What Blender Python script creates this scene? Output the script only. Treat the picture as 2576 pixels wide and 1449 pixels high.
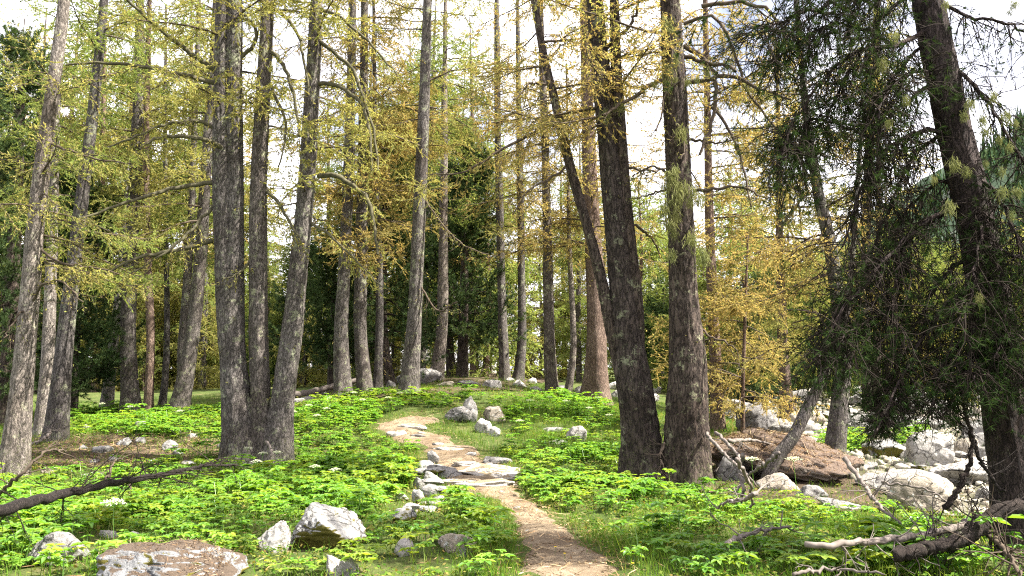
import bpy, math, random
import numpy as np
from mathutils import Vector
for o in list(bpy.data.objects):
    bpy.data.objects.remove(o)
scene = bpy.context.scene
COL = scene.collection
R = math.radians

# ------------------------------------------------------------------ camera
FPX, CU, CV = 2200.0, 1288.0, 724.5          # focal length in units of a 2576 px wide picture
CAMZ, PITCH = 1.6, math.atan((950 - 724.5) / 2200.0)
cam = bpy.data.cameras.new('camera')
camo = bpy.data.objects.new('camera', cam)
COL.objects.link(camo)
camo.location = (0, 0, CAMZ)
camo.rotation_euler = (R(90) + PITCH, 0, 0)
cam.sensor_width = 36.0
cam.lens = 36.0 * FPX / 2576.0
cam.clip_start = 0.05
cam.clip_end = 3000
scene.camera = camo

# ------------------------------------------------------------------ light
SUN_AZ, SUN_EL = R(98), R(54)                 # azimuth from +Y towards +X
sd = Vector((math.sin(SUN_AZ) * math.cos(SUN_EL), math.cos(SUN_AZ) * math.cos(SUN_EL), math.sin(SUN_EL)))
sun = bpy.data.lights.new('sun', 'SUN')
sun.energy = 5.0
sun.angle = R(0.55)
sun.color = (1.0, 0.95, 0.86)
suno = bpy.data.objects.new('sun', sun)
COL.objects.link(suno)
suno.rotation_euler = (-sd).to_track_quat('-Z', 'Y').to_euler()
suno.location = (30, 20, 60)

world = bpy.data.worlds.new('World')
scene.world = world
world.use_nodes = True
wt = world.node_tree
wt.nodes.clear()
wo = wt.nodes.new('ShaderNodeOutputWorld')
bg = wt.nodes.new('ShaderNodeBackground')
sky = wt.nodes.new('ShaderNodeTexSky')
sky.sky_type = 'NISHITA'
sky.sun_disc = False
sky.sun_elevation = SUN_EL
sky.sun_rotation = SUN_AZ
sky.dust_density = 2.0
tc = wt.nodes.new('ShaderNodeTexCoord')
wn = wt.nodes.new('ShaderNodeTexNoise')
wn.inputs['Scale'].default_value = 3.2
wn.inputs['Detail'].default_value = 6
wr = wt.nodes.new('ShaderNodeValToRGB')
wr.color_ramp.elements[0].position = 0.36
wr.color_ramp.elements[1].position = 0.56
wm = wt.nodes.new('ShaderNodeMix')
wm.data_type = 'RGBA'
wm.inputs[7].default_value = (4.5, 4.4, 4.75, 1)      # thin bright cloud
wt.links.new(tc.outputs['Generated'], wn.inputs['Vector'])
wt.links.new(wn.outputs['Fac'], wr.inputs['Fac'])
wt.links.new(wr.outputs['Color'], wm.inputs[0])
sg = wt.nodes.new('ShaderNodeMix')
sg.data_type = 'RGBA'
sg.blend_type = 'MULTIPLY'
sg.inputs[0].default_value = 1.0
sg.inputs[7].default_value = (0.62, 0.50, 0.46, 1)     # thin veil in front of the blue
wt.links.new(sky.outputs['Color'], sg.inputs[6])
wt.links.new(sg.outputs[2], wm.inputs[6])
wt.links.new(wm.outputs[2], bg.inputs['Color'])
bg.inputs['Strength'].default_value = 0.135
wt.links.new(bg.outputs['Background'], wo.inputs['Surface'])
vs = scene.view_settings
vs.view_transform = 'Standard'
vs.look = 'None'
vs.exposure = 2.2
vs.gamma = 1
scene.cycles.max_bounces = 8
scene.cycles.diffuse_bounces = 6
scene.cycles.transmission_bounces = 4
scene.cycles.glossy_bounces = 2
scene.cycles.use_denoising = False
scene.cycles.filter_width = 1.15
scene.cycles.sample_clamp_indirect = 6.0

# ------------------------------------------------------------------ numbers
rng = np.random.default_rng(11)
random.seed(11)
UP = np.array((0.0, 0.0, 1.0))
cp, sp_ = math.cos(PITCH), math.sin(PITCH)
EYE = np.array((0, 0, CAMZ))


def ray(u, v):
    a, b = (u - CU) / FPX, (CV - v) / FPX
    return np.array((a, cp - b * sp_, sp_ + b * cp))


def P(u, v, d):
    r = ray(u, v)
    return EYE + r * (d / r[1])


def proj(p):
    p = np.atleast_2d(p)
    x, y, z = p[:, 0], p[:, 1], p[:, 2] - CAMZ
    dep = y * cp + z * sp_
    dep = np.where(np.abs(dep) < 1e-3, 1e-3, dep)
    return CU + FPX * x / dep, CV - FPX * (-y * sp_ + z * cp) / dep, dep


def _hash(ix, iy, iz, seed):
    h = (ix * 374761393 + iy * 668265263 + iz * 2147483647 + seed * 974711) & 0xFFFFFFFF
    h = ((h ^ (h >> 13)) * 1274126177) & 0xFFFFFFFF
    return ((h ^ (h >> 16)) & 0xFFFF) / 65535.0


def vnoise(p, seed=0):
    """value noise in -1..1 for an (n,3) array"""
    p = np.asarray(p, float)
    i = np.floor(p).astype(np.int64)
    f = p - i
    f = f * f * (3 - 2 * f)
    out = 0
    for dx in (0, 1):
        for dy in (0, 1):
            for dz in (0, 1):
                w = (f[:, 0] if dx else 1 - f[:, 0]) * (f[:, 1] if dy else 1 - f[:, 1]) * (f[:, 2] if dz else 1 - f[:, 2])
                out = out + w * _hash(i[:, 0] + dx, i[:, 1] + dy, i[:, 2] + dz, seed)
    return out * 2 - 1


def fbm(p, oct=4, seed=0):
    a, s, t = 1.0, 0.0, 0.0
    p = np.asarray(p, float)
    for k in range(oct):
        s = s + a * vnoise(p * 2 ** k + 17.3 * k, seed + k)
        t += a
        a *= 0.5
    return s / t


def norm(a):
    return a / np.maximum(np.linalg.norm(a, axis=-1, keepdims=True), 1e-9)


# ------------------------------------------------------------------ mesh helpers
class Geo:
    def __init__(self):
        self.V, self.Q, self.T, self.n = [], [], [], 0

    def add(self, v, q=None, t=None):
        v = np.asarray(v, np.float32).reshape(-1, 3)
        if q is not None and len(q):
            self.Q.append(np.asarray(q, np.int64).reshape(-1, 4) + self.n)
        if t is not None and len(t):
            self.T.append(np.asarray(t, np.int64).reshape(-1, 3) + self.n)
        self.V.append(v)
        self.n += len(v)

    def empty(self):
        return self.n == 0

    def mesh(self, name, mat, origin=(0, 0, 0), smooth=True):
        V = (np.concatenate(self.V) if self.V else np.zeros((0, 3))) - np.asarray(origin, np.float32)
        Q = np.concatenate(self.Q) if self.Q else np.zeros((0, 4), np.int64)
        T = np.concatenate(self.T) if self.T else np.zeros((0, 3), np.int64)
        me = bpy.data.meshes.new(name)
        me.vertices.add(len(V))
        me.vertices.foreach_set('co', V.astype(np.float32).ravel())
        loops = np.concatenate((Q.ravel(), T.ravel())).astype(np.int32)
        me.loops.add(len(loops))
        me.loops.foreach_set('vertex_index', loops)
        npol = len(Q) + len(T)
        me.polygons.add(npol)
        tot = np.concatenate((np.full(len(Q), 4), np.full(len(T), 3))).astype(np.int32)
        st = np.concatenate(((0,), np.cumsum(tot)[:-1])).astype(np.int32) if npol else tot
        me.polygons.foreach_set('loop_start', st)
        if smooth:
            me.polygons.foreach_set('use_smooth', np.ones(npol, bool))
        me.update(calc_edges=True)
        me.validate()
        if mat:
            me.materials.append(mat)
        return me


def link(name, me, parent=None, loc=None):
    o = bpy.data.objects.new(name, me)
    COL.objects.link(o)
    if parent is not None:
        o.parent = parent
    if loc is not None:
        o.location = loc
    return o


def tag(o, label, cat, group=None):
    o['label'] = label
    o['category'] = cat
    if group:
        o['group'] = group
    return o


def kind(o, k):
    o['kind'] = k
    return o


def thing(name, loc, label, cat, group=None):
    return tag(link(name, None, None, loc), label, cat, group)


def tubes(g, Pn, Rn, S=3):
    """Pn (N,K,3) centre lines, Rn (N,K) radii"""
    Pn = np.asarray(Pn, float)
    Rn = np.asarray(Rn, float)
    N, K, _ = Pn.shape
    if N == 0:
        return
    T = np.empty_like(Pn)
    T[:, 1:-1] = Pn[:, 2:] - Pn[:, :-2]
    T[:, 0] = Pn[:, 1] - Pn[:, 0]
    T[:, -1] = Pn[:, -1] - Pn[:, -2]
    T = norm(T)
    m = norm(T.mean(1))
    ref = np.where(np.abs(m[:, 2:3]) < 0.75, UP[None], np.array([[1.0, 0, 0]]))
    n = norm(np.cross(T, ref[:, None, :]))
    b = np.cross(T, n)
    a = np.arange(S) * 2 * math.pi / S
    V = Pn[:, :, None] + Rn[:, :, None, None] * (np.cos(a)[None, None, :, None] * n[:, :, None] + np.sin(a)[None, None, :, None] * b[:, :, None])
    idx = np.arange(N * K * S).reshape(N, K, S)
    q = np.stack((idx[:, :-1], np.roll(idx, -1, 2)[:, :-1], np.roll(idx, -1, 2)[:, 1:], idx[:, 1:]), -1)
    g.add(V, q.reshape(-1, 4))


def resample(pts, n):
    """smooth curve through points, n samples, evenly by arc length"""
    pts = np.asarray(pts, float)
    if len(pts) > 2:
        q = np.vstack((2 * pts[0] - pts[1], pts, 2 * pts[-1] - pts[-2]))
        out = []
        for i in range(1, len(q) - 2):
            t = np.linspace(0, 1, 12, endpoint=False)[:, None]
            p0, p1, p2, p3 = q[i - 1], q[i], q[i + 1], q[i + 2]
            out.append(0.5 * (2 * p1 + (p2 - p0) * t + (2 * p0 - 5 * p1 + 4 * p2 - p3) * t * t + (3 * p1 - p0 - 3 * p2 + p3) * t ** 3))
        pts = np.vstack(out + [q[-2][None]])
    s = np.concatenate(((0,), np.cumsum(np.linalg.norm(np.diff(pts, axis=0), axis=1))))
    t = np.linspace(0, s[-1], n)
    return np.stack([np.interp(t, s, pts[:, k]) for k in range(3)], 1)


def diamonds(g, p, size, asp=0.4, bias=None):
    """one small pointed face per point: a needle tuft"""
    M = len(p)
    if M == 0:
        return
    a = rng.normal(size=(M, 3))
    if bias is not None:
        a = norm(a) + bias
    a = norm(a)
    b = norm(np.cross(a, rng.normal(size=(M, 3))))
    s = (size * rng.uniform(0.65, 1.35, M))[:, None]
    V = np.stack((p - a * s * 0.5, p + b * s * asp, p + a * s * 0.5, p - b * s * asp), 1)
    g.add(V, np.arange(M * 4).reshape(M, 4))


def needles(g, p, axis, L, W, n=10, spread=0.9):
    """bundles of long needles fanning out of a point"""
    M = len(p)
    if M == 0:
        return
    d = norm(axis[:, None, :] * 0.75 + rng.normal(size=(M, n, 3)) * spread * 0.6)
    l = L * rng.uniform(0.7, 1.15, (M, n, 1))
    b = norm(np.cross(d, rng.normal(size=(M, n, 3)))) * W
    q = p[:, None, :]
    V = np.stack((q - b, q + b, q + d * l), 2)
    g.add(V, None, np.arange(M * n * 3).reshape(-1, 3))


# ------------------------------------------------------------------ materials
def newmat(name):
    m = bpy.data.materials.new(name)
    m.use_nodes = True
    m.node_tree.nodes.clear()
    return m, m.node_tree, m.node_tree.nodes, m.node_tree.links


def N(nt, t, **kw):
    n = nt.nodes.new(t)
    for k, v in kw.items():
        if k in n.inputs:
            n.inputs[k].default_value = v
        else:
            setattr(n, k, v)
    return n


def ramp(nt, stops):
    n = nt.nodes.new('ShaderNodeValToRGB')
    e = n.color_ramp.elements
    while len(e) < len(stops):
        e.new(0.5)
    for i, (p, c) in enumerate(stops):
        e[i].position = p
        e[i].color = (*c, 1) if len(c) == 3 else c
    return n


def mixc(nt, fac, a, b):
    n = nt.nodes.new('ShaderNodeMix')
    n.data_type = 'RGBA'
    for sock, val in ((n.inputs[0], fac), (n.inputs[6], a), (n.inputs[7], b)):
        if hasattr(val, 'links'):
            nt.links.new(val, sock)
        elif isinstance(val, (int, float)):
            sock.default_value = val
        else:
            sock.default_value = (*val, 1)
    return n.outputs[2]


def leaf_mat(name, cols, tr=0.5, gloss=0.0, tcol=None):
    m, nt, ns, ln = newmat(name)
    out = N(nt, 'ShaderNodeOutputMaterial')
    geo = N(nt, 'ShaderNodeNewGeometry')
    r = ramp(nt, [(i / max(1, len(cols) - 1), c) for i, c in enumerate(cols)])
    ln.new(geo.outputs['Random Per Island'], r.inputs['Fac'])
    col = r.outputs['Color']
    no = N(nt, 'ShaderNodeTexNoise', Scale=0.9, Detail=2.0)
    t = N(nt, 'ShaderNodeTexCoord')
    ln.new(t.outputs['Object'], no.inputs['Vector'])
    rr = ramp(nt, [(0.3, (0.72, 0.78, 0.7)), (0.7, (1.2, 1.12, 1.0))])
    ln.new(no.outputs['Fac'], rr.inputs['Fac'])
    mm = N(nt, 'ShaderNodeMix', data_type='RGBA', blend_type='MULTIPLY')
    mm.inputs[0].default_value = 1
    ln.new(col, mm.inputs[6])
    ln.new(rr.outputs['Color'], mm.inputs[7])
    col = mm.outputs[2]
    d = N(nt, 'ShaderNodeBsdfDiffuse')
    ln.new(col, d.inputs['Color'])
    tl = N(nt, 'ShaderNodeBsdfTranslucent')
    tm = N(nt, 'ShaderNodeMix', data_type='RGBA', blend_type='MULTIPLY')
    tm.inputs[0].default_value = 1
    tm.inputs[7].default_value = (*(tcol or (1.6, 1.5, 0.7)), 1)
    ln.new(col, tm.inputs[6])
    ln.new(tm.outputs[2], tl.inputs['Color'])
    mx = N(nt, 'ShaderNodeMixShader')
    mx.inputs[0].default_value = tr
    ln.new(d.outputs[0], mx.inputs[1])
    ln.new(tl.outputs[0], mx.inputs[2])
    res = mx.outputs[0]
    if gloss:
        gl = N(nt, 'ShaderNodeBsdfGlossy', Roughness=0.42)
        m2 = N(nt, 'ShaderNodeMixShader')
        m2.inputs[0].default_value = gloss
        ln.new(res, m2.inputs[1])
        ln.new(gl.outputs[0], m2.inputs[2])
        res = m2.outputs[0]
    ln.new(res, out.inputs['Surface'])
    return m


def bark_mat(name, dark, light, lich=(0.30, 0.33, 0.22), lamt=0.5, scale=1.0, moss=1.0):
    m, nt, ns, ln = newmat(name)
    out = N(nt, 'ShaderNodeOutputMaterial')
    b = N(nt, 'ShaderNodeBsdfPrincipled', Roughness=0.9)
    b.inputs['Specular IOR Level'].default_value = 0.2
    t = N(nt, 'ShaderNodeTexCoord')
    mp = N(nt, 'ShaderNodeMapping')
    mp.inputs['Scale'].default_value = (1, 1, 0.3)
    ln.new(t.outputs['Object'], mp.inputs['Vector'])
    n0 = N(nt, 'ShaderNodeTexNoise', Scale=15.0 * scale, Detail=5.0, Roughness=0.65)
    ln.new(mp.outputs[0], n0.inputs['Vector'])
    wob = mixc(nt, 0.2, mp.outputs[0], n0.outputs['Color'])
    vo = N(nt, 'ShaderNodeTexVoronoi', Scale=21.0 * scale, feature='DISTANCE_TO_EDGE')
    ln.new(wob, vo.inputs['Vector'])
    n1 = N(nt, 'ShaderNodeTexNoise', Scale=45.0 * scale, Detail=6.0, Roughness=0.7)
    ln.new(mp.outputs[0], n1.inputs['Vector'])
    cr = ramp(nt, [(0.0, (.18,) * 3), (0.07, (0.62,) * 3), (0.35, (1, 1, 1))])
    ln.new(vo.outputs['Distance'], cr.inputs['Fac'])
    h = N(nt, 'ShaderNodeMath', operation='MULTIPLY')
    ln.new(cr.outputs['Color'], h.inputs[0])
    ln.new(n1.outputs['Fac'], h.inputs[1])
    c = ramp(nt, [(0.08, dark), (0.34, tuple(.55 * a + .45 * b_ for a, b_ in zip(dark, light))), (0.60, light)])
    ln.new(h.outputs[0], c.inputs['Fac'])
    # lichen specks and broad grey-green patches
    n2 = N(nt, 'ShaderNodeTexNoise', Scale=24.0, Detail=5.0, Roughness=0.75)
    ln.new(t.outputs['Object'], n2.inputs['Vector'])
    n3 = N(nt, 'ShaderNodeTexNoise', Scale=5.5, Detail=4.0)
    ln.new(t.outputs['Object'], n3.inputs['Vector'])
    ad = N(nt, 'ShaderNodeMath', operation='ADD')
    ln.new(n2.outputs['Fac'], ad.inputs[0])
    ln.new(n3.outputs['Fac'], ad.inputs[1])
    k = 1.30 - 0.24 * lamt
    lr = ramp(nt, [(min(0.98, k / 2), (0, 0, 0)), (min(1, k / 2 + 0.045), (1, 1, 1))])
    hf = N(nt, 'ShaderNodeMath', operation='MULTIPLY')
    hf.inputs[1].default_value = 0.5
    ln.new(ad.outputs[0], hf.inputs[0])
    ln.new(hf.outputs[0], lr.inputs['Fac'])
    f = N(nt, 'ShaderNodeMath', operation='MULTIPLY')
    f.inputs[1].default_value = 0.8
    ln.new(lr.outputs['Color'], f.inputs[0])
    col = mixc(nt, f.outputs[0], c.outputs['Color'], lich)
    # broad tone changes, and green moss creeping up from the foot
    n8 = N(nt, 'ShaderNodeTexNoise', Scale=1.3, Detail=3.0)
    ln.new(t.outputs['Object'], n8.inputs['Vector'])
    tone = ramp(nt, [(0.3, (.66, .60, .56)), (0.7, (1.25, 1.22, 1.2))])
    ln.new(n8.outputs['Fac'], tone.inputs['Fac'])
    mt = N(nt, 'ShaderNodeMix', data_type='RGBA', blend_type='MULTIPLY')
    mt.inputs[0].default_value = 1
    ln.new(col, mt.inputs[6])
    ln.new(tone.outputs['Color'], mt.inputs[7])
    oi = N(nt, 'ShaderNodeObjectInfo')
    tint = ramp(nt, [(0.0, (.80, .80, .82)), (0.5, (1.12, 1.11, 1.10)), (1.0, (1.0, .92, .86))])
    ln.new(oi.outputs['Random'], tint.inputs['Fac'])
    mt2 = N(nt, 'ShaderNodeMix', data_type='RGBA', blend_type='MULTIPLY')
    mt2.inputs[0].default_value = 1
    ln.new(mt.outputs[2], mt2.inputs[6])
    ln.new(tint.outputs['Color'], mt2.inputs[7])
    mt = mt2
    sz = N(nt, 'ShaderNodeSeparateXYZ')
    ln.new(t.outputs['Object'], sz.inputs[0])
    mh = N(nt, 'ShaderNodeMath', operation='MULTIPLY_ADD')
    mh.inputs[1].default_value = -0.16
    ln.new(sz.outputs['Z'], mh.inputs[0])
    ln.new(n2.outputs['Fac'], mh.inputs[2])
    mr = ramp(nt, [(0.46, (0, 0, 0)), (0.60, (.75 * moss,) * 3)])
    ln.new(mh.outputs[0], mr.inputs['Fac'])
    col = mixc(nt, mr.outputs['Color'], mt.outputs[2], (0.10, 0.105, 0.045))
    ln.new(col, b.inputs['Base Color'])
    bp = N(nt, 'ShaderNodeBump', Strength=1.0, Distance=0.035)
    ln.new(h.outputs[0], bp.inputs['Height'])
    ln.new(bp.outputs[0], b.inputs['Normal'])
    ln.new(b.outputs[0], out.inputs['Surface'])
    return m


def rock_mat(name, base, dark, spot=(0.5, 0.5, 0.46), top=None, topamt=0.5, moss=None, mossamt=0.0, crack=1.0):
    m, nt, ns, ln = newmat(name)
    out = N(nt, 'ShaderNodeOutputMaterial')
    b = N(nt, 'ShaderNodeBsdfPrincipled', Roughness=0.85)
    b.inputs['Specular IOR Level'].default_value = 0.25
    t = N(nt, 'ShaderNodeTexCoord')
    n1 = N(nt, 'ShaderNodeTexNoise', Scale=3.0, Detail=9.0, Roughness=0.68)
    ln.new(t.outputs['Object'], n1.inputs['Vector'])
    c = ramp(nt, [(0.32, dark), (0.55, base), (0.74, tuple(min(1, x * 1.25) for x in base))])
    ln.new(n1.outputs['Fac'], c.inputs['Fac'])
    n2 = N(nt, 'ShaderNodeTexNoise', Scale=16.0, Detail=4.0, Roughness=0.6)
    ln.new(t.outputs['Object'], n2.inputs['Vector'])
    s = ramp(nt, [(0.60, (0, 0, 0)), (0.66, (1, 1, 1))])
    ln.new(n2.outputs['Fac'], s.inputs['Fac'])
    col = mixc(nt, s.outputs['Color'], c.outputs['Color'], spot)
    wp = mixc(nt, 0.22, t.outputs['Object'], n1.outputs['Color'])
    vc = N(nt, 'ShaderNodeTexVoronoi', Scale=3.6, feature='DISTANCE_TO_EDGE')
    ln.new(wp, vc.inputs['Vector'])
    cr = ramp(nt, [(0.0, (crack,) * 3), (0.010, (.8 * crack,) * 3), (0.028, (0, 0, 0))])
    ln.new(vc.outputs['Distance'], cr.inputs['Fac'])
    n9 = N(nt, 'ShaderNodeTexNoise', Scale=7.0, Detail=6.0, Roughness=0.75)
    ln.new(t.outputs['Object'], n9.inputs['Vector'])
    st = ramp(nt, [(0.52, (0, 0, 0)), (0.68, (.7 * crack,) * 3)])
    ln.new(n9.outputs['Fac'], st.inputs['Fac'])
    col = mixc(nt, st.outputs['Color'], col, tuple(x * .55 for x in dark))
    col = mixc(nt, cr.outputs['Color'], col, tuple(x * .3 for x in dark))
    n4 = N(nt, 'ShaderNodeTexNoise', Scale=2.2, Detail=7.0, Roughness=0.7)
    ln.new(t.outputs['Object'], n4.inputs['Vector'])
    geo = N(nt, 'ShaderNodeNewGeometry')
    sx = N(nt, 'ShaderNodeSeparateXYZ')
    ln.new(geo.outputs['Normal'], sx.inputs[0])
    if top:                                    # needle litter lying on the flat top
        a = N(nt, 'ShaderNodeMath', operation='MULTIPLY_ADD')
        a.inputs[1].default_value = 0.55
        ln.new(sx.outputs['Z'], a.inputs[0])
        ln.new(n4.outputs['Fac'], a.inputs[2])
        r = ramp(nt, [(1.0 - 0.2 * topamt - 0.03, (0, 0, 0)), (1.0 - 0.2 * topamt + 0.03, (1, 1, 1))])
        ln.new(a.outputs[0], r.inputs['Fac'])
        n5 = N(nt, 'ShaderNodeTexNoise', Scale=60.0, Detail=4.0, Roughness=0.8)
        ln.new(t.outputs['Object'], n5.inputs['Vector'])
        tr = ramp(nt, [(0.3, tuple(x * 0.45 for x in top)), (0.7, tuple(x * 1.3 for x in top))])
        ln.new(n5.outputs['Fac'], tr.inputs['Fac'])
        col = mixc(nt, r.outputs['Color'], col, tr.outputs['Color'])
    if moss:
        a = N(nt, 'ShaderNodeMath', operation='MULTIPLY_ADD')
        a.inputs[1].default_value = -0.25
        ln.new(sx.outputs['Z'], a.inputs[0])
        n6 = N(nt, 'ShaderNodeTexNoise', Scale=3.4, Detail=8.0, Roughness=0.7)
        mp = N(nt, 'ShaderNodeMapping')
        mp.inputs['Location'].default_value = (3.1, 7.7, 1.3)
        ln.new(t.outputs['Object'], mp.inputs[0])
        ln.new(mp.outputs[0], n6.inputs['Vector'])
        ln.new(n6.outputs['Fac'], a.inputs[2])
        r = ramp(nt, [(0.60 - 0.2 * mossamt, (0, 0, 0)), (0.65 - 0.2 * mossamt, (1, 1, 1))])
        ln.new(a.outputs[0], r.inputs['Fac'])
        col = mixc(nt, r.outputs['Color'], col, moss)
    ln.new(col, b.inputs['Base Color'])
    n7 = N(nt, 'ShaderNodeTexNoise', Scale=22.0, Detail=8.0, Roughness=0.75)
    ln.new(t.outputs['Object'], n7.inputs['Vector'])
    bp = N(nt, 'ShaderNodeBump', Strength=1.0, Distance=0.05)
    ln.new(n7.outputs['Fac'], bp.inputs['Height'])
    ln.new(bp.outputs[0], b.inputs['Normal'])
    ln.new(b.outputs[0], out.inputs['Surface'])
    return m


def soil_mat(name, stops, scale=1.4, fine=38.0, bump=0.04):
    m, nt, ns, ln = newmat(name)
    out = N(nt, 'ShaderNodeOutputMaterial')
    b = N(nt, 'ShaderNodeBsdfPrincipled', Roughness=0.95)
    b.inputs['Specular IOR Level'].default_value = 0.1
    t = N(nt, 'ShaderNodeTexCoord')
    n1 = N(nt, 'ShaderNodeTexNoise', Scale=scale, Detail=7.0, Roughness=0.65)
    n2 = N(nt, 'ShaderNodeTexNoise', Scale=fine, Detail=5.0, Roughness=0.8)
    for n in (n1, n2):
        ln.new(t.outputs['Object'], n.inputs['Vector'])
    c = ramp(nt, stops)
    ad = N(nt, 'ShaderNodeMath', operation='MULTIPLY_ADD')
    ad.inputs[1].default_value = 0.55
    ln.new(n2.outputs['Fac'], ad.inputs[0])
    sb = N(nt, 'ShaderNodeMath', operation='SUBTRACT')
    sb.inputs[1].default_value = 0.27
    ln.new(n1.outputs['Fac'], sb.inputs[0])
    ln.new(sb.outputs[0], ad.inputs[2])
    ln.new(ad.outputs[0], c.inputs['Fac'])
    ln.new(c.outputs['Color'], b.inputs['Base Color'])
    bp = N(nt, 'ShaderNodeBump', Strength=0.8, Distance=bump)
    ln.new(n2.outputs['Fac'], bp.inputs['Height'])
    ln.new(bp.outputs[0], b.inputs['Normal'])
    ln.new(b.outputs[0], out.inputs['Surface'])
    return m


def plain_mat(name, col, rough=0.9):
    m, nt, ns, ln = newmat(name)
    out = N(nt, 'ShaderNodeOutputMaterial')
    b = N(nt, 'ShaderNodeBsdfPrincipled', Roughness=rough)
    b.inputs['Specular IOR Level'].default_value = 0.08
    t = N(nt, 'ShaderNodeTexCoord')
    n1 = N(nt, 'ShaderNodeTexNoise', Scale=14.0, Detail=5.0)
    ln.new(t.outputs['Object'], n1.inputs['Vector'])
    c = ramp(nt, [(0.3, tuple(x * 0.6 for x in col)), (0.7, tuple(min(1, x * 1.35) for x in col))])
    ln.new(n1.outputs['Fac'], c.inputs['Fac'])
    ln.new(c.outputs['Color'], b.inputs['Base Color'])
    ln.new(b.outputs[0], out.inputs['Surface'])
    return m


M = {}
M['bark'] = bark_mat('larch_bark', (0.026, 0.023, 0.021), (0.20, 0.185, 0.175), lamt=0.85)
M['bark_pale'] = bark_mat('pale_bark', (0.055, 0.05, 0.046), (0.34, 0.32, 0.30), (0.42, 0.44, 0.34), lamt=0.7)
M['bark_dark'] = bark_mat('dark_bark', (0.014, 0.011, 0.010), (0.11, 0.09, 0.078), (0.24, 0.26, 0.17), lamt=0.7, scale=0.7)
M['bark_red'] = bark_mat('reddish_bark', (0.05, 0.032, 0.025), (0.25, 0.19, 0.155), lamt=0.15)
M['twig'] = plain_mat('twig_wood', (0.075, 0.058, 0.043))
M['twig_grey'] = plain_mat('grey_wood', (0.15, 0.128, 0.112))
M['twig_red'] = plain_mat('brown_twig', (0.026, 0.020, 0.016))
M['mossy'] = plain_mat('mossy_limb', (0.085, 0.078, 0.048))
M['green'] = leaf_mat('larch_green', [(0.16, 0.235, 0.07), (0.24, 0.305, 0.095), (0.32, 0.33, 0.115)], tcol=(1.45, 1.4, 0.95))
M['olive'] = leaf_mat('larch_olive', [(0.21, 0.247, 0.085), (0.325, 0.322, 0.115), (0.385, 0.335, 0.13)], tcol=(1.45, 1.4, 0.95))
M['gold'] = leaf_mat('larch_gold', [(0.25, 0.245, 0.09), (0.37, 0.318, 0.128), (0.42, 0.30, 0.138)], tcol=(1.45, 1.35, 0.95))
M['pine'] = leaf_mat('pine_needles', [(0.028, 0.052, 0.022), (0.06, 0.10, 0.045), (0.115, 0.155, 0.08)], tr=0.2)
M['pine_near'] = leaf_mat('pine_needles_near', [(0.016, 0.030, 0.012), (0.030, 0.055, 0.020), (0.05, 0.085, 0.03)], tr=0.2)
M['plant'] = leaf_mat('broad_leaf', [(0.07, 0.185, 0.022), (0.12, 0.26, 0.032), (0.20, 0.33, 0.048)], tr=0.42, gloss=0.06, tcol=(1.6, 1.5, 0.55))
M['plant_pale'] = leaf_mat('pale_leaf', [(0.10, 0.20, 0.025), (0.18, 0.28, 0.04), (0.25, 0.31, 0.06)], tr=0.45, gloss=0.04, tcol=(1.6, 1.5, 0.5))
M['herb'] = leaf_mat('low_herb', [(0.04, 0.10, 0.015), (0.09, 0.17, 0.025), (0.16, 0.20, 0.05), (0.20, 0.15, 0.06)], tr=0.3)
M['grass'] = leaf_mat('grass_blade', [(0.06, 0.14, 0.020), (0.10, 0.19, 0.03), (0.17, 0.22, 0.05)], tr=0.38)
M['dry'] = leaf_mat('dry_grass', [(0.28, 0.23, 0.11), (0.38, 0.30, 0.15)], tr=0.3)
M['lichen'] = leaf_mat('beard_lichen', [(0.14, 0.155, 0.065), (0.24, 0.25, 0.12)], tr=0.3, tcol=(1.1, 1.1, 0.8))
M['litter'] = leaf_mat('fallen_litter', [(0.05, 0.03, 0.02), (0.16, 0.10, 0.06), (0.30, 0.21, 0.13), (0.42, 0.34, 0.23)], tr=0.05)
M['litter_dark'] = leaf_mat('dark_litter', [(0.03, 0.02, 0.014), (0.10, 0.065, 0.042), (0.18, 0.12, 0.08), (0.26, 0.20, 0.15)], tr=0.05)
M['log_dark'] = bark_mat('dead_stem', (0.012, 0.010, 0.009), (0.085, 0.07, 0.062), lamt=.3, scale=1.6, moss=0.0)
M['bark_pine'] = bark_mat('pine_bark', (0.012, 0.009, 0.009), (0.085, 0.066, 0.063), (0.2, 0.22, 0.15), lamt=.4, scale=.9, moss=0.12)
M['flower'] = leaf_mat('white_flower', [(0.55, 0.58, 0.42), (0.75, 0.76, 0.66)], tr=0.3, tcol=(1, 1, 0.9))
M['yellow'] = plain_mat('yellow_petal', (0.7, 0.5, 0.03))
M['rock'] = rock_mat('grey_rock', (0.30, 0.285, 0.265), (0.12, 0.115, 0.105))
M['rock_pale'] = rock_mat('pale_rock', (0.43, 0.41, 0.375), (0.20, 0.185, 0.16))
M['rock_slab'] = rock_mat('slab_rock', (0.47, 0.445, 0.40), (0.26, 0.235, 0.20), crack=.25, top=(0.27, 0.21, 0.13), topamt=.0)
M['pebble'] = leaf_mat('pebbles', [(0.12, 0.115, 0.10), (0.28, 0.265, 0.24), (0.42, 0.40, 0.37), (0.36, 0.32, 0.26)], tr=0.0)
M['rock_dark'] = rock_mat('dark_rock', (0.20, 0.19, 0.18), (0.08, 0.075, 0.07), (0.3, 0.3, 0.27))  # a darker grey stone colour
M['rock_tan'] = rock_mat('tan_rock', (0.38, 0.33, 0.26), (0.2, 0.17, 0.13))
M['rock_moss'] = rock_mat('mossy_rock', (0.36, 0.35, 0.33), (0.15, 0.145, 0.13), moss=(0.13, 0.115, 0.02), mossamt=0.75)
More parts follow.
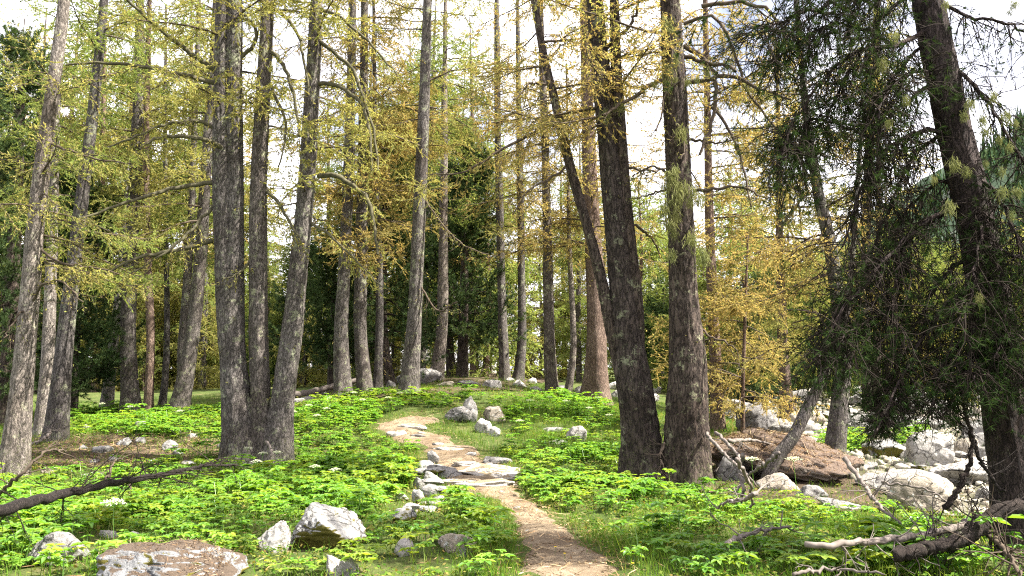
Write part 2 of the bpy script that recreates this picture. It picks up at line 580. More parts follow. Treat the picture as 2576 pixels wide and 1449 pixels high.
M['rock_litter'] = rock_mat('litter_rock', (0.27, 0.275, 0.28), (0.15, 0.15, 0.15), (0.34, 0.34, 0.32), crack=.5, top=(0.12, 0.088, 0.062), topamt=.5, moss=(0.17, 0.15, 0.025), mossamt=0.62)
M['rock_brown'] = rock_mat('needle_rock', (0.22, 0.19, 0.16), (0.09, 0.07, 0.055), (0.3, 0.28, 0.24), top=(0.15, 0.108, 0.08), topamt=2.2)
M['ground'] = soil_mat('forest_floor', [(0.25, (0.03, 0.045, 0.012)), (0.42, (0.055, 0.08, 0.02)), (0.58, (0.085, 0.105, 0.03)), (0.74, (0.15, 0.115, 0.06)), (0.86, (0.22, 0.175, 0.11))])
M['path'] = soil_mat('needle_path', [(0.2, (0.085, 0.06, 0.038)), (0.42, (0.17, 0.125, 0.08)), (0.6, (0.27, 0.21, 0.14)), (0.82, (0.42, 0.35, 0.25))], scale=2.4, fine=55.0, bump=0.05)  # palest stop paints sunlit patches into the litter colour
M['duff'] = soil_mat('brown_duff', [(0.25, (0.03, 0.026, 0.016)), (0.45, (0.075, 0.055, 0.036)), (0.62, (0.13, 0.095, 0.065)), (0.82, (0.22, 0.175, 0.125))], scale=2.2, fine=30.0, bump=0.06)
M['gravel'] = soil_mat('stream_gravel', [(0.25, (0.05, 0.06, 0.025)), (0.45, (0.11, 0.105, 0.06)), (0.6, (0.24, 0.22, 0.18)), (0.8, (0.40, 0.38, 0.34))], scale=2.6, fine=16.0, bump=0.12)
M['scree'] = soil_mat('scree', [(0.3, (0.03, 0.05, 0.028)), (0.58, (0.04, 0.065, 0.035)), (0.72, (0.20, 0.20, 0.185)), (0.85, (0.30, 0.29, 0.28))], scale=0.02, fine=0.3, bump=0.5)
M['far'] = leaf_mat('far_conifer', [(0.025, 0.06, 0.035), (0.05, 0.085, 0.045), (0.07, 0.10, 0.05)], tr=0.15)

# ------------------------------------------------------------------ terrain
ctrl = [(-200, 1449, 7), (0, 1449, 7), (640, 1449, 7), (1288, 1449, 7), (1900, 1449, 7), (2576, 1449, 7), (2800, 1449, 7),
        (-100, 1290, 10.5), (500, 1290, 10.5), (1320, 1290, 10.3), (2100, 1300, 10.5), (640, 1170, 15), (35, 1200, 13.5),
        (1190, 1190, 14), (1660, 1205, 13.2), (2560, 1400, 8), (140, 1110, 17), (330, 1040, 22), (445, 1045, 21), (700, 1010, 24),
        (920, 995, 22), (1025, 985, 21), (1095, 960, 26), (1150, 950, 28), (1020, 1072, 17.6), (1180, 1060, 18.5),
        (1270, 955, 28), (1385, 980, 25), (1500, 1015, 23.5), (1810, 1085, 19), (2095, 1155, 15), (1980, 1055, 26), (2195, 1015, 27),
        (2330, 1180, 14), (2500, 1260, 11.5), (2300, 1040, 25), (2560, 1040, 26), (2450, 1100, 18), (0, 1010, 30), (-500, 1050, 26),
        (500, 980, 36), (2900, 1040, 26), (1700, 985, 33), (2700, 1150, 15), (-400, 1190, 15)]
cpts = np.array([P(*c) for c in ctrl])
extra = [(-40, -10, 0), (0, -10, 0), (40, -10, -.2), (-60, 40, 1.2), (60, 40, .6), (-60, 90, 2.5), (0, 60, 1.9), (0, 110, 2.5), (70, 90, 2.5),
         (-30, 60, 1.6), (30, 60, 1.5), (-60, 0, 0), (60, 0, -.2)]
cpts = np.vstack((cpts, np.array(extra, float)))
cxy, cz = cpts[:, :2], cpts[:, 2]


def _tps(r):
    return np.where(r > 1e-6, r * r * np.log(np.maximum(r, 1e-6)), 0)


nC = len(cxy)
A = np.zeros((nC + 3, nC + 3))
A[:nC, :nC] = _tps(np.linalg.norm(cxy[:, None] - cxy[None], axis=2)) + np.eye(nC) * 1.5
A[:nC, nC] = 1
A[:nC, nC + 1:] = cxy
A[nC:, :nC] = A[:nC, nC:].T
wts = np.linalg.solve(A, np.concatenate((cz, np.zeros(3))))


def H(x, y):
    x = np.asarray(x, float)
    y = np.asarray(y, float)
    sh = np.broadcast(x, y).shape
    q = np.stack((np.broadcast_to(x, sh).ravel(), np.broadcast_to(y, sh).ravel()), 1)
    c = np.clip(q, (-75, -12), (75, 110))
    out = np.empty(len(q))
    for i in range(0, len(q), 20000):
        s = c[i:i + 20000]
        out[i:i + 20000] = _tps(np.linalg.norm(s[:, None] - cxy[None], axis=2)) @ wts[:nC] + wts[nC] + s @ wts[nC + 1:]
    q3 = np.column_stack((q, np.zeros(len(q))))
    out = out + 0.05 * fbm(q3 * 0.8, 3, 5) + 0.015 * vnoise(q3 * 4, 8)
    return out.reshape(sh)


def G(u, v):
    """point where the sight line of a picture position meets the terrain"""
    r = ray(u, v)
    ys = np.linspace(4, 60, 900)
    p = EYE + r[None] * (ys / r[1])[:, None]
    h = H(p[:, 0], p[:, 1])
    k = np.argmax(p[:, 2] < h) if (p[:, 2] < h).any() else len(ys) - 1
    x, y = p[k, 0], p[k, 1]
    return np.array((x, y, float(H(x, y))))


def grid(name, xs, ys, hf, mat):
    g = Geo()
    X, Y = np.meshgrid(xs, ys)
    Z = hf(X, Y)
    n, m = X.shape
    i = np.arange(n * m).reshape(n, m)
    g.add(np.stack((X, Y, Z), -1), np.stack((i[:-1, :-1], i[:-1, 1:], i[1:, 1:], i[1:, :-1]), -1).reshape(-1, 4))
    return kind(link(name, g.mesh(name, mat)), 'structure')


xs = np.concatenate((np.array((-900, -500, -300, -180, -120, -90)), np.arange(-70, -22, 2.0), np.arange(-22, 22, 0.25), np.arange(22, 71, 2.0), np.array((90, 120, 180, 300, 500, 900))))
ys = np.concatenate((np.array((-60, -30, -12)), np.arange(-10, 4, 1.0), np.arange(4, 36, 0.25), np.arange(36, 100, 2.0), np.array((120, 160, 220, 320, 500, 900))))
grid('ground', xs, ys, H, M['ground'])

# gravel of the dry stream bed, a sheet just above the forest floor
gp = [(1790, 1000), (2700, 985), (2750, 1330), (2480, 1310), (2330, 1290), (2180, 1230), (2050, 1130), (1900, 1090)]
gx = np.arange(5, 22, 0.3)
gy = np.arange(8, 40, 0.3)


def inside(poly, u, v):
    poly = np.asarray(poly, float)
    res = np.zeros(np.shape(u), bool)
    x0, y0 = poly[-1]
    for x1, y1 in poly:
        c = (y0 > v) != (y1 > v)
        with np.errstate(divide='ignore', invalid='ignore'):
            res ^= c & (u < (x1 - x0) * (v - y0) / (y1 - y0 + 1e-12) + x0)
        x0, y0 = x1, y1
    return res


stream_w = np.array([G(*p)[:2] for p in gp])
X, Y = np.meshgrid(gx, gy)
Z = H(X, Y) + 0.02
n, m = X.shape
ii = np.arange(n * m).reshape(n, m)
q = np.stack((ii[:-1, :-1], ii[:-1, 1:], ii[1:, 1:], ii[1:, :-1]), -1).reshape(-1, 4)
cxm, cym = X.ravel()[q].mean(1), Y.ravel()[q].mean(1)
jit = 0.5 * fbm(np.column_stack((cxm, cym, cxm * 0)), 3, 3)
q = q[inside(stream_w, cxm + jit, cym + jit)]
g = Geo()
g.add(np.stack((X, Y, Z), -1), q)
kind(link('stream_bed', g.mesh('stream_bed', M['gravel'])), 'structure')

# patches of brown litter on the forest floor
def floor_patch(name, px, mat, lift, jit_=.35):
    w = np.array([G(*p)[:2] for p in px])
    lo, hi = w.min(0) - .4, w.max(0) + .4
    X, Y = np.meshgrid(np.arange(lo[0], hi[0], .1), np.arange(lo[1], hi[1], .1))
    Z = H(X, Y)
    n, m = X.shape
    i = np.arange(n * m).reshape(n, m)
    q = np.stack((i[:-1, :-1], i[:-1, 1:], i[1:, 1:], i[1:, :-1]), -1).reshape(-1, 4)
    a, b = X.ravel()[q].mean(1), Y.ravel()[q].mean(1)
    pp = np.column_stack((a, b, 0 * a))
    jx, jy = jit_ * fbm(pp * 1.1, 4, 31), jit_ * fbm(pp * 1.1, 4, 37)
    q = q[inside(w, a + jx, b + jy)]
    g = Geo()
    g.add(np.stack((X, Y, Z + lift + .02 * fbm(np.column_stack((X.ravel(), Y.ravel(), 0 * X.ravel())) * 3, 3, 14).reshape(X.shape)), -1), q)
    kind(link(name, g.mesh(name, mat)), 'structure')


floor_patch('leaf_litter_floor', [(40, 1115), (200, 1098), (480, 1092), (575, 1130), (550, 1165), (300, 1185), (70, 1185)], M['duff'], .03)
floor_patch('leaf_litter_floor', [(1700, 1215), (1790, 1100), (1950, 1085), (2150, 1180), (2230, 1290), (2000, 1290), (1840, 1262)], M['duff'], .03)
floor_patch('leaf_litter_floor', [(735, 1030), (760, 995), (900, 975), (1250, 940), (1420, 960), (1300, 985), (1050, 995), (860, 1015)], M['duff'], .03)

# the path
path_px = [(1450, 1600, 1.0), (1440, 1449, .82), (1400, 1385, .66), (1345, 1310, .5), (1290, 1262, .45), (1232, 1232, .85), (1195, 1195, 1.25), (1150, 1150, .95), (1090, 1112, .9), (1020, 1085, 1.0), (1010, 1070, 1.0), (1070, 1052, .8)]
pw = np.array([np.append(G(u, min(v, 1449)) if v < 1500 else np.array((.35, 5.0, 0)), w) for u, v, w in path_px])
pc = resample(pw[:, :3], 160)
s0 = np.concatenate(((0,), np.cumsum(np.linalg.norm(np.diff(pw[:, :2], axis=0), axis=1))))
wd = np.interp(np.linspace(0, s0[-1], 160), s0, pw[:, 3])
tn = np.gradient(pc[:, :2], axis=0)
tn /= np.linalg.norm(tn, axis=1, keepdims=True)
nr = np.stack((-tn[:, 1], tn[:, 0]), 1)
tt = np.linspace(-1, 1, 21)
edge = 1 + 0.28 * vnoise(np.column_stack((np.arange(160) * 0.35, np.zeros(160), np.zeros(160))), 4)
XY = pc[:, None, :2] + nr[:, None] * (tt[None, :, None] * (wd * edge / 2)[:, None, None])
PZ = H(XY[..., 0], XY[..., 1]) + 0.03 - 0.07 * np.abs(tt)[None] ** 4 + 0.03 * fbm(np.column_stack((XY.reshape(-1, 2), np.zeros(160 * 21))) * 3.2, 3, 12).reshape(160, 21)
ii = np.arange(160 * 21).reshape(160, 21)
g = Geo()
g.add(np.dstack((XY, PZ)), np.stack((ii[:-1, :-1], ii[:-1, 1:], ii[1:, 1:], ii[1:, :-1]), -1).reshape(-1, 4))
kind(link('path', g.mesh('path', M['path'])), 'structure')


def path_dist(x, y):
    d = np.sqrt((x[:, None] - pc[None, :, 0]) ** 2 + (y[:, None] - pc[None, :, 1]) ** 2) - wd[None] / 2
    return d.min(1)


# wooded mountainside beyond the stream
def hillz(X, Y):
    a = np.clip((X - 45) / 190, 0, 1)
    return 2 + 105 * a * a * (3 - 2 * a) * np.clip((Y - 70) / 120, 0, 1) + 4 * fbm(np.column_stack((X.ravel(), Y.ravel(), 0 * X.ravel())) * 0.03, 4, 2).reshape(X.shape) * np.clip((Y - 70) / 60, 0, 1) - 3 * (Y < 90)


grid('hills', np.arange(20, 420, 8.0), np.arange(80, 420, 8.0), hillz, M['scree'])
g = Geo()
nt_ = 3000
fx, fy = rng.uniform(40, 330, nt_), rng.uniform(95, 330, nt_)
keep = fbm(np.column_stack((fx, fy, 0 * fx)) * 0.02, 3, 9) > -0.25
fx, fy = fx[keep], fy[keep]
fz = hillz(fx, fy)
for x, y, z in zip(fx, fy, fz):
    h = random.uniform(6, 13)
    w = h * 0.17
    k = 26
    t = np.linspace(0.05, 1, k) ** 0.9
    a = rng.uniform(0, 6.28, k)
    r = w * (1.08 - t)
    tip = np.column_stack((x + np.cos(a) * r, y + np.sin(a) * r, z + h * (t - 0.12)))
    c0 = np.column_stack((np.full(k, x), np.full(k, y), z + h * np.minimum(1.04, t + 0.10)))
    c1 = np.column_stack((x + np.cos(a + 1.3) * r * .6, y + np.sin(a + 1.3) * r * .6, z + h * (t - 0.03)))
    g.add(np.stack((c0, tip, c1), 1), None, np.arange(k * 3).reshape(k, 3))
kind(link('distant_forest', g.mesh('distant_forest', M['far'], smooth=False)), 'stuff')

# ------------------------------------------------------------------ trees
TRUNKS = []                                    # (x, y, radius) to keep the plants out


def trunk_mesh(pts, rad, S, step, flare, seed, ground=True):
    """a bark-ridged, slightly irregular trunk along pts (K,3) with radii rad (K,)"""
    L = np.linalg.norm(np.diff(pts, axis=0), axis=1).sum()
    n = int(max(8, L / step))
    s = np.concatenate(((0,), np.cumsum(np.linalg.norm(np.diff(pts, axis=0), axis=1))))
    c = resample(pts, n)
    t = np.linspace(0, s[-1], n)
    r = np.interp(t, s, rad)
    a = np.arange(S) * 2 * math.pi / S
    T = norm(np.gradient(c, axis=0))
    e1 = norm(np.cross(T, np.array((0.0, 1, 0.05))))
    e2 = np.cross(T, e1)
    h = (c[:, 2] - c[0, 2])[:, None]
    fl = flare * np.exp(-np.maximum(h - 0.2, 0) / 0.34) * (0.55 + 0.45 * np.sin(5 * a + seed) * np.sin(2 * a + seed * 2.1) + 0.3 * np.sin(3 * a + seed * 1.7))[None]
    q = np.stack((np.cos(a)[None].repeat(n, 0) * 4.0, np.sin(a)[None].repeat(n, 0) * 4.0, h.repeat(S, 1) * 1.6), -1).reshape(-1, 3)
    ridge = 0.07 * fbm(q * np.array((1.6, 1.6, 0.8)), 3, int(seed * 10)) + 0.10 * vnoise(q * np.array((.35, .35, 0.5)), int(seed * 7))
    if S >= 32:                                # plated bark of the big near stems
        pl = vnoise(q * np.array((3.2, 3.2, 3.0)), int(seed * 5))
        ridge = ridge + .055 * np.clip(np.abs(pl) * 2.4, 0, 1) - .03 + .03 * vnoise(q * np.array((8, 8, 8.0)), int(seed * 3))
    rr = r[:, None] * (1 + fl + ridge.reshape(n, S))
    V = c[:, None] + rr[..., None] * (np.cos(a)[None, :, None] * e1[:, None] + np.sin(a)[None, :, None] * e2[:, None])
    i = np.arange(n * S).reshape(n, S)
    j = np.roll(i, -1, 1)
    g = Geo()
    g.add(V, np.stack((i[:-1], j[:-1], j[1:], i[1:]), -1).reshape(-1, 4))
    return g, c, r


def along(polys, t):
    """points and tangents at parameter t (N,M) of polylines (N,K,3)"""
    K = polys.shape[1]
    x = np.clip(t, 0, 0.999) * (K - 1)
    i = x.astype(int)
    f = (x - i)[..., None]
    n = np.arange(len(polys))[:, None]
    a, b = polys[n, i], polys[n, i + 1]
    return a + (b - a) * f, norm(b - a)


def grow(start, d0, L, K, droop, lift, wob):
    """curved shoots: start (N,3), direction (N,3), length (N,)"""
    n = len(start)
    pts = np.empty((n, K, 3))
    pts[:, 0] = start
    d = norm(d0)
    seg = (L / (K - 1))[:, None]
    for k in range(1, K):
        d = d + UP[None] * (-droop + (droop + lift) * (k / (K - 1)) ** 1.5)[..., None] / (K - 1) * 2 if np.ndim(droop) else d + UP[None] * (-droop + (droop + lift) * (k / (K - 1)) ** 1.5) / (K - 1) * 2
        d = norm(d + rng.normal(size=(n, 3)) * wob)
        pts[:, k] = pts[:, k - 1] + d * seg
    return pts


def larch_shoots(gw, gf, prim, rad, twig_gap=0.11, twig_len=0.75, tuft_gap=0.026, tuft=0.046, leafy=1.0, sub=True, start=0.12, hang=0.35):
    """twigs and needle tufts on primary branches prim (N,K,3)"""
    Nn = len(prim)
    if not Nn:
        return
    L = np.linalg.norm(np.diff(prim, axis=1), axis=2).sum(1)
    m = np.maximum(2, (L / twig_gap).astype(int))
    Mx = m.max()
    t = start + (1 - start) * (np.arange(Mx)[None] + rng.uniform(0, 1, (Nn, Mx))) / m[:, None]
    ok = (t < 0.995)
    p, tg = along(prim, t)
    side = norm(np.cross(tg, UP[None, None])) * np.where(rng.random((Nn, Mx)) < 0.5, 1, -1)[..., None]
    d = tg * rng.uniform(.35, .95, (Nn, Mx, 1)) + side * rng.uniform(.3, 1.0, (Nn, Mx, 1)) + rng.normal(size=(Nn, Mx, 3)) * .22 - UP * rng.uniform(-.1, hang * 1.6, (Nn, Mx, 1))
    l = twig_len * rng.uniform(.35, 1.15, (Nn, Mx)) * (1.15 - 0.55 * t)
    p, d, l = p[ok], d[ok], l[ok]
    tw = grow(p, d, l, 4, hang, 0.15, 0.16)
    r0 = np.interp(l, (0.1, 1), (.0035, .0075)) * rad
    tubes(gw, tw, r0[:, None] * np.array((1, .8, .6, .35))[None], 3)
    allsh, alll = [tw], [l]
    if sub:
        m2 = 4
        t2 = rng.uniform(.25, .9, (len(tw), m2))
        p2, tg2 = along(tw, t2)
        d2 = tg2 * .6 + rng.normal(size=p2.shape) * .55 - UP * .12
        l2 = (l[:, None] * rng.uniform(.25, .55, (len(tw), m2))).ravel()
        s2 = grow(p2.reshape(-1, 3), d2.reshape(-1, 3), l2, 3, .12, .1, .12)
        tubes(gw, s2, np.full((len(s2), 3), .0022 * rad) * np.array((1, .8, .4)), 3)
        allsh.append(s2)
        alll.append(l2)
    for shp, ln_ in zip(allsh, alll):
        k = np.maximum(1, (ln_ / tuft_gap * leafy * 1.6).astype(int))
        Mx = k.max()
        t = rng.uniform(.08, 1.0, (len(shp), Mx))
        ok = np.arange(Mx)[None] < k[:, None]
        q, tg = along(shp, t)
        q = q[ok] + rng.normal(size=(ok.sum(), 3)) * tuft * .16
        diamonds(gf, q, tuft * 1.3, 0.135, tg[ok] * 1.7)


def crown_prims(c, r, z0, z1, n, Lmax, shape=0.55, el=(-5, 25), droop=.5, lift=.55, azr=None, thin=None):
    """primary branches leaving the trunk centre line c between heights z0 and z1"""
    zz = c[:, 2] - c[0, 2]
    h = z0 + (z1 - z0) * np.sort(rng.random(n))
    if thin:                                   # upper crowns above the view, thinned to let sun reach the ground
        h = h[(h < thin) | (rng.random(n) < .28)]
        n = len(h)
    x = np.interp(h, zz, np.arange(len(c)))
    i = np.minimum(x.astype(int), len(c) - 2)
    p = c[i] + (c[i + 1] - c[i]) * (x - i)[:, None]
    f = (h - z0) / (z1 - z0)
    L = Lmax * np.minimum(1, (1 - f) / shape + 0.08) * rng.uniform(.5, 1.12, n)
    az = rng.uniform(0, 6.283, n) if azr is None else rng.uniform(*azr, n)
    e = np.radians(rng.uniform(*el, n)) + f * 0.35
    d = np.column_stack((np.cos(az) * np.cos(e), np.sin(az) * np.cos(e), np.sin(e)))
    pr = grow(p, d, L, 7, droop, lift, .10)
    rb = np.interp(L, (.4, 3.5), (.009, .036))
    return pr, rb[:, None] * np.array((1, .85, .7, .55, .42, .3, .15))[None]


def extend(pts, rad, top, tipr=.03):
    """carry a stem on above the last point to the tree's real top"""
    d = pts[-1] - pts[-2]
    d = d / np.linalg.norm(d)
    d = norm(d * np.array((.6, .6, 1)))
    if pts[-1][2] < top:
        k = (top - pts[-1][2]) / max(.2, d[2])
        pts = np.vstack((pts, pts[-1] + d * k * .5, pts[-1] + d * k))
        rad = np.concatenate((rad, ((rad[-1] + tipr) * .5, tipr)))
    return pts, rad


def px_stem(px, d, wts_, first):
    """px: [(u,v)...] with the base first; wts_: widths in picture units at each point"""
    pts = np.array([P(u, v, d) for u, v in px])
    if first is not None:
        pts[0] = first
    return pts, np.array([w / 2 * d / FPX for w in wts_])


def limb(g, px, d0, d1, w0, w1, S=7, n=16):
    dd = np.linspace(d0, d1, len(px))
    pts = np.array([P(u, v, d) for (u, v), d in zip(px, dd)])
    c = resample(pts, n)
    c[1:-1] += rng.normal(size=(n - 2, 3)) * 0.012
    tubes(g, c[None], (np.linspace(w0, w1, n) / 2 * d0 / FPX)[None], S)
    return c


def tree(name, label, base, stems, d, top, bark='bark', fol='olive', crowns=((3, 1, 40, 2.2),), limbs=(), dead=0, foot=.5, group=None, cat='larch tree',
         tuft=.040, gap=.022, S=22, step=.11, leafy=1.0, leafy_low=1.0, twig='twig', limb_mat='twig', extra=None, limb_leaf=.5, tgap=.088):
    """one tree: base (u,v), stems [(px list, width list)], crowns per stem (z0, fraction of top, branches, length)"""
    b = P(base[0], base[1], d)
    b[2] = float(H(b[0], b[1]))
    o = thing(name, b, label, cat, group)
    gw, gf = Geo(), Geo()
    for k, (px, ws) in enumerate(stems):
        p0 = P(px[0][0], px[0][1], d)
        first = None
        if k == 0 or px[0][1] > base[1] - 60:
            p0[2] = float(H(p0[0], p0[1])) - .25
            first = p0
        pts, rad = px_stem(px, d, ws, first)
        pts, rad = extend(pts, rad, top + b[2])
        g, c, r = trunk_mesh(pts, rad, S, step, foot if first is not None else 0.0, rng.uniform(0, 9))
        link('trunk', g.mesh('trunk', M[bark], b), o)
        if first is not None:
            TRUNKS.append((p0[0], p0[1], rad[0] * 1.25 + .10))
        cr = crowns[k] if k < len(crowns) else None
        if cr and cr[2]:
            z0, ft, n, Lm = cr[:4]
            pr, rb = crown_prims(c, r, z0, (c[-1, 2] - c[0, 2]) * ft, n, Lm, thin=.44 * d + 1.5)
            tubes(gw, pr, rb, 4)
            larch_shoots(gw, gf, pr, 1.0, tuft=tuft, tuft_gap=gap, leafy=leafy, twig_gap=tgap)
        if dead:
            pr, rb = crown_prims(c, r, .8, min(8, top * .5), int(dead * 1.8), 1.5, shape=9, el=(-28, 14), droop=.45, lift=.15)
            tubes(gw, pr, rb * .8, 4)
            larch_shoots(gw, gf, pr, .8, twig_gap=.25, twig_len=.35, leafy=.0 if leafy_low == 0 else .25, tuft=tuft, tuft_gap=gap, sub=False)
    cc = []
    for lm in limbs:
        px, d1, w0, w1 = lm[:4]
        gl = Geo()
        c = limb(gl, px, d, d1, w0, w1)
        link('limb', gl.mesh('limb', M[limb_mat], b), o)
        cc.append((c, lm[4] if len(lm) > 4 else limb_leaf))
    for lf in sorted({x[1] for x in cc}):
        pr = np.array([x[0] for x in cc if x[1] == lf])
        larch_shoots(gw, gf, pr, 1.1, twig_gap=.12, twig_len=.6, leafy=lf, tuft=tuft, tuft_gap=gap, hang=.5)
    if extra:
        extra(o, b, gw, gf)
    if not gw.empty():
        link('branches', gw.mesh('branches', M[twig], b), o)
    if not gf.empty():
        link('crown', gf.mesh('crown', M[fol], b, smooth=False), o)
    return o


def beard(parent, b, pts, size):
    """tufts of hanging beard lichen"""
    for p in pts:
        g = Geo()
        n = 150
        s = size * random.uniform(.6, 1.35)
        q = p + rng.normal(size=(n, 3)) * s * np.array((.22, .22, .32))
        d = norm(np.column_stack((rng.normal(size=(n, 2)) * .5, -np.ones(n))))
        l = s * rng.uniform(.12, .75, (n, 1))
        w = norm(np.cross(d, rng.normal(size=(n, 3)))) * s * .024
        g.add(np.stack((q - w, q + w, q + d * l + w * .5, q + d * l - w * .5), 1), np.arange(n * 4).reshape(n, 4))
        link('lichen', g.mesh('lichen', M['lichen'], b, smooth=False), parent)


# ---- group of three stems on the open slope
C1 = tree('larch_tree', 'tall larch of three stems parting just above its shared butt, grey scaly bark', (645, 1165), [
    ([(610, 1165), (600, 1060), (585, 900), (572, 700), (562, 450), (560, 250), (562, 0)], [96, 80, 62, 60, 52, 46, 40]),
    ([(600, 1000), (588, 800), (590, 620), (590, 450), (588, 250), (592, 0)], [46, 54, 48, 46, 42, 36]),
    ([(658, 1140), (655, 1000), (650, 800), (650, 520), (662, 230), (675, -10)], [58, 50, 46, 42, 36, 30]),
    ([(690, 1160), (712, 1000), (742, 760), (768, 500), (785, 230), (797, -10)], [84, 58, 48, 42, 37, 31])],
    15, 17, fol='olive', crowns=((6.2, .95, 26, 2.6), (6.6, .95, 16, 2.4), (6.0, .95, 20, 2.2), (4.2, .95, 34, 2.3)), foot=.42, S=56, step=.035, dead=9, limbs=[
    ([(550, 212), (450, 186), (300, 160), (165, 163)], 14.2, 13, 5, .5), ([(545, 180), (450, 110), (370, 45), (300, -20)], 14, 15, 6, .7),
    ([(545, 325), (490, 302), (400, 320), (330, 348), (270, 370)], 14.5, 11, 4, .4),
    ([(575, 388), (540, 360), (480, 345), (400, 345), (350, 375)], 14, 14, 6, .5), ([(540, 460), (450, 470), (380, 490), (300, 515), (200, 550)], 13.8, 13, 5, .4),
    ([(535, 605), (470, 625), (390, 640), (330, 655), (260, 690)], 14.4, 14, 5, .3), ([(535, 520), (480, 580), (420, 630), (300, 710)], 14, 9, 3, .3),
    ([(600, 150), (640, 110), (640, 60), (600, 40), (610, -20)], 15, 11, 6, .2),
    ([(800, 442), (860, 450), (920, 495), (940, 560), (950, 640)], 14.5, 15, 6, .9), ([(792, 213), (850, 215), (905, 255), (930, 330), (935, 430)], 14.4, 13, 5, .9),
    ([(680, 20), (735, 60), (765, 150), (775, 240)], 14.6, 10, 5, .2), ([(680, 130), (720, 175), (745, 275), (752, 345)], 14.6, 12, 5, .2),
    ([(680, 210), (700, 260), (720, 330), (700, 420)], 14.6, 9, 4, .2), ([(670, 480), (700, 510), (740, 580), (770, 640)], 14.6, 10, 4, .4),
    ([(795, 95), (850, 140), (885, 175), (920, 270), (945, 350), (950, 430)], 14.5, 11, 5, .9), ([(780, 560), (830, 590), (880, 640), (960, 720)], 14.5, 8, 3, .8),
    ([(795, 20), (850, 40), (930, 110), (1000, 190)], 14.5, 10, 4, .9), ([(640, 640), (600, 690), (560, 700)], 14.5, 8, 3, .3)], limb_mat='mossy')


# ---- stand to the other side of it
tree('larch_tree', 'pale larch leaning in the open with sunlit silvery lower bark', (35, 1200), [
    ([(32, 1205), (52, 1000), (74, 740), (100, 470), (130, 250), (162, 0)], [76, 52, 46, 40, 33, 27])], 13.5, 15, 'bark_pale', 'olive',
    ((3.4, .95, 20, 1.7),), limbs=[([(75, 790), (95, 730), (150, 705), (210, 760)], 13, 8, 3, .1), ([(85, 760), (40, 800), (10, 850)], 13, 6, 3, 0),
    ([(90, 620), (150, 660), (220, 670), (300, 690)], 13.2, 8, 3, .9), ([(125, 360), (180, 380), (240, 400), (330, 410)], 13, 8, 3, .9)],
    foot=.3, S=40, step=.05, dead=12, leafy=.45)
tree('larch_tree', 'grey larch leaning beside the pale trunk with roots showing at its foot', (140, 1110), [
    ([(138, 1112), (160, 900), (187, 650), (212, 450), (238, 250), (262, 0)], [56, 42, 36, 31, 27, 21])], 17, 16, 'bark', 'green', ((3.4, .95, 50, 2.1),), dead=8, foot=.35, S=26)
tree('larch_tree', 'pale trunk between two leaning larches, its upper part lost in pine boughs', (106, 1085), [([(104, 1088), (112, 1000), (118, 925), (126, 760), (132, 600), (136, 450)], [42, 34, 31, 28, 25, 21])], 18.2, 11, 'bark_pale', 'green', ((5, .95, 26, 1.6),), dead=6, foot=.25)
tree('larch_tree', 'straight grey larch with bare lower trunk beside the thin reddish one', (330, 1030), [
    ([(332, 1035), (322, 870), (330, 640), (342, 400), (350, 200), (352, 0)], [48, 38, 33, 29, 25, 20])], 22, 17, fol='green', crowns=((3.9, .95, 44, 2.4),), dead=12)
tree('larch_tree', 'thin reddish larch stem close beside a thicker grey one', (372, 1045), [
    ([(372, 1048), (379, 850), (371, 640), (367, 400), (372, 150)], [24, 20, 18, 16, 13])], 21, 13, 'bark_red', fol='olive', crowns=((4.0, .95, 28, 1.8),), dead=10)
tree('dead_tree', 'leaning pale dead snag with bare crooked side branches', (268, 985), [([(268, 985), (288, 840), (302, 720), (312, 560), (318, 480)], [30, 24, 20, 14, 8])], 24, 7, 'bark_pale', crowns=(None,), dead=16, cat='dead tree', leafy_low=0,
     limbs=[([(300, 740), (340, 790), (300, 900), (270, 950)], 23.5, 10, 5, 0), ([(285, 880), (240, 860), (215, 850)], 23.5, 7, 4, 0)])
tree('larch_tree', 'larch curving upright from a leaning foot, a thinner trunk close behind', (448, 1040), [
    ([(445, 1045), (478, 880), (500, 700), (517, 450), (533, 220), (545, 0)], [50, 36, 32, 28, 24, 19])], 21, 16, fol='olive', crowns=((4.2, .95, 42, 2.3),), dead=10)
tree('larch_tree', 'thin trunk close behind the larch with the curving foot', (470, 1035), [([(470, 1035), (458, 900), (470, 720), (480, 560), (490, 300)], [28, 24, 21, 18, 14])], 22.5, 13, fol='green', crowns=((4.2, .95, 22, 1.7),), dead=8)
tree('larch_tree', 'slim larch stem bowed at its foot among the grey trunks', (408, 1030), [([(405, 1032), (416, 950), (420, 820), (418, 600), (415, 300)], [20, 16, 14, 12, 9])], 23, 11, fol='green', crowns=((4, .95, 18, 1.5),), dead=8)

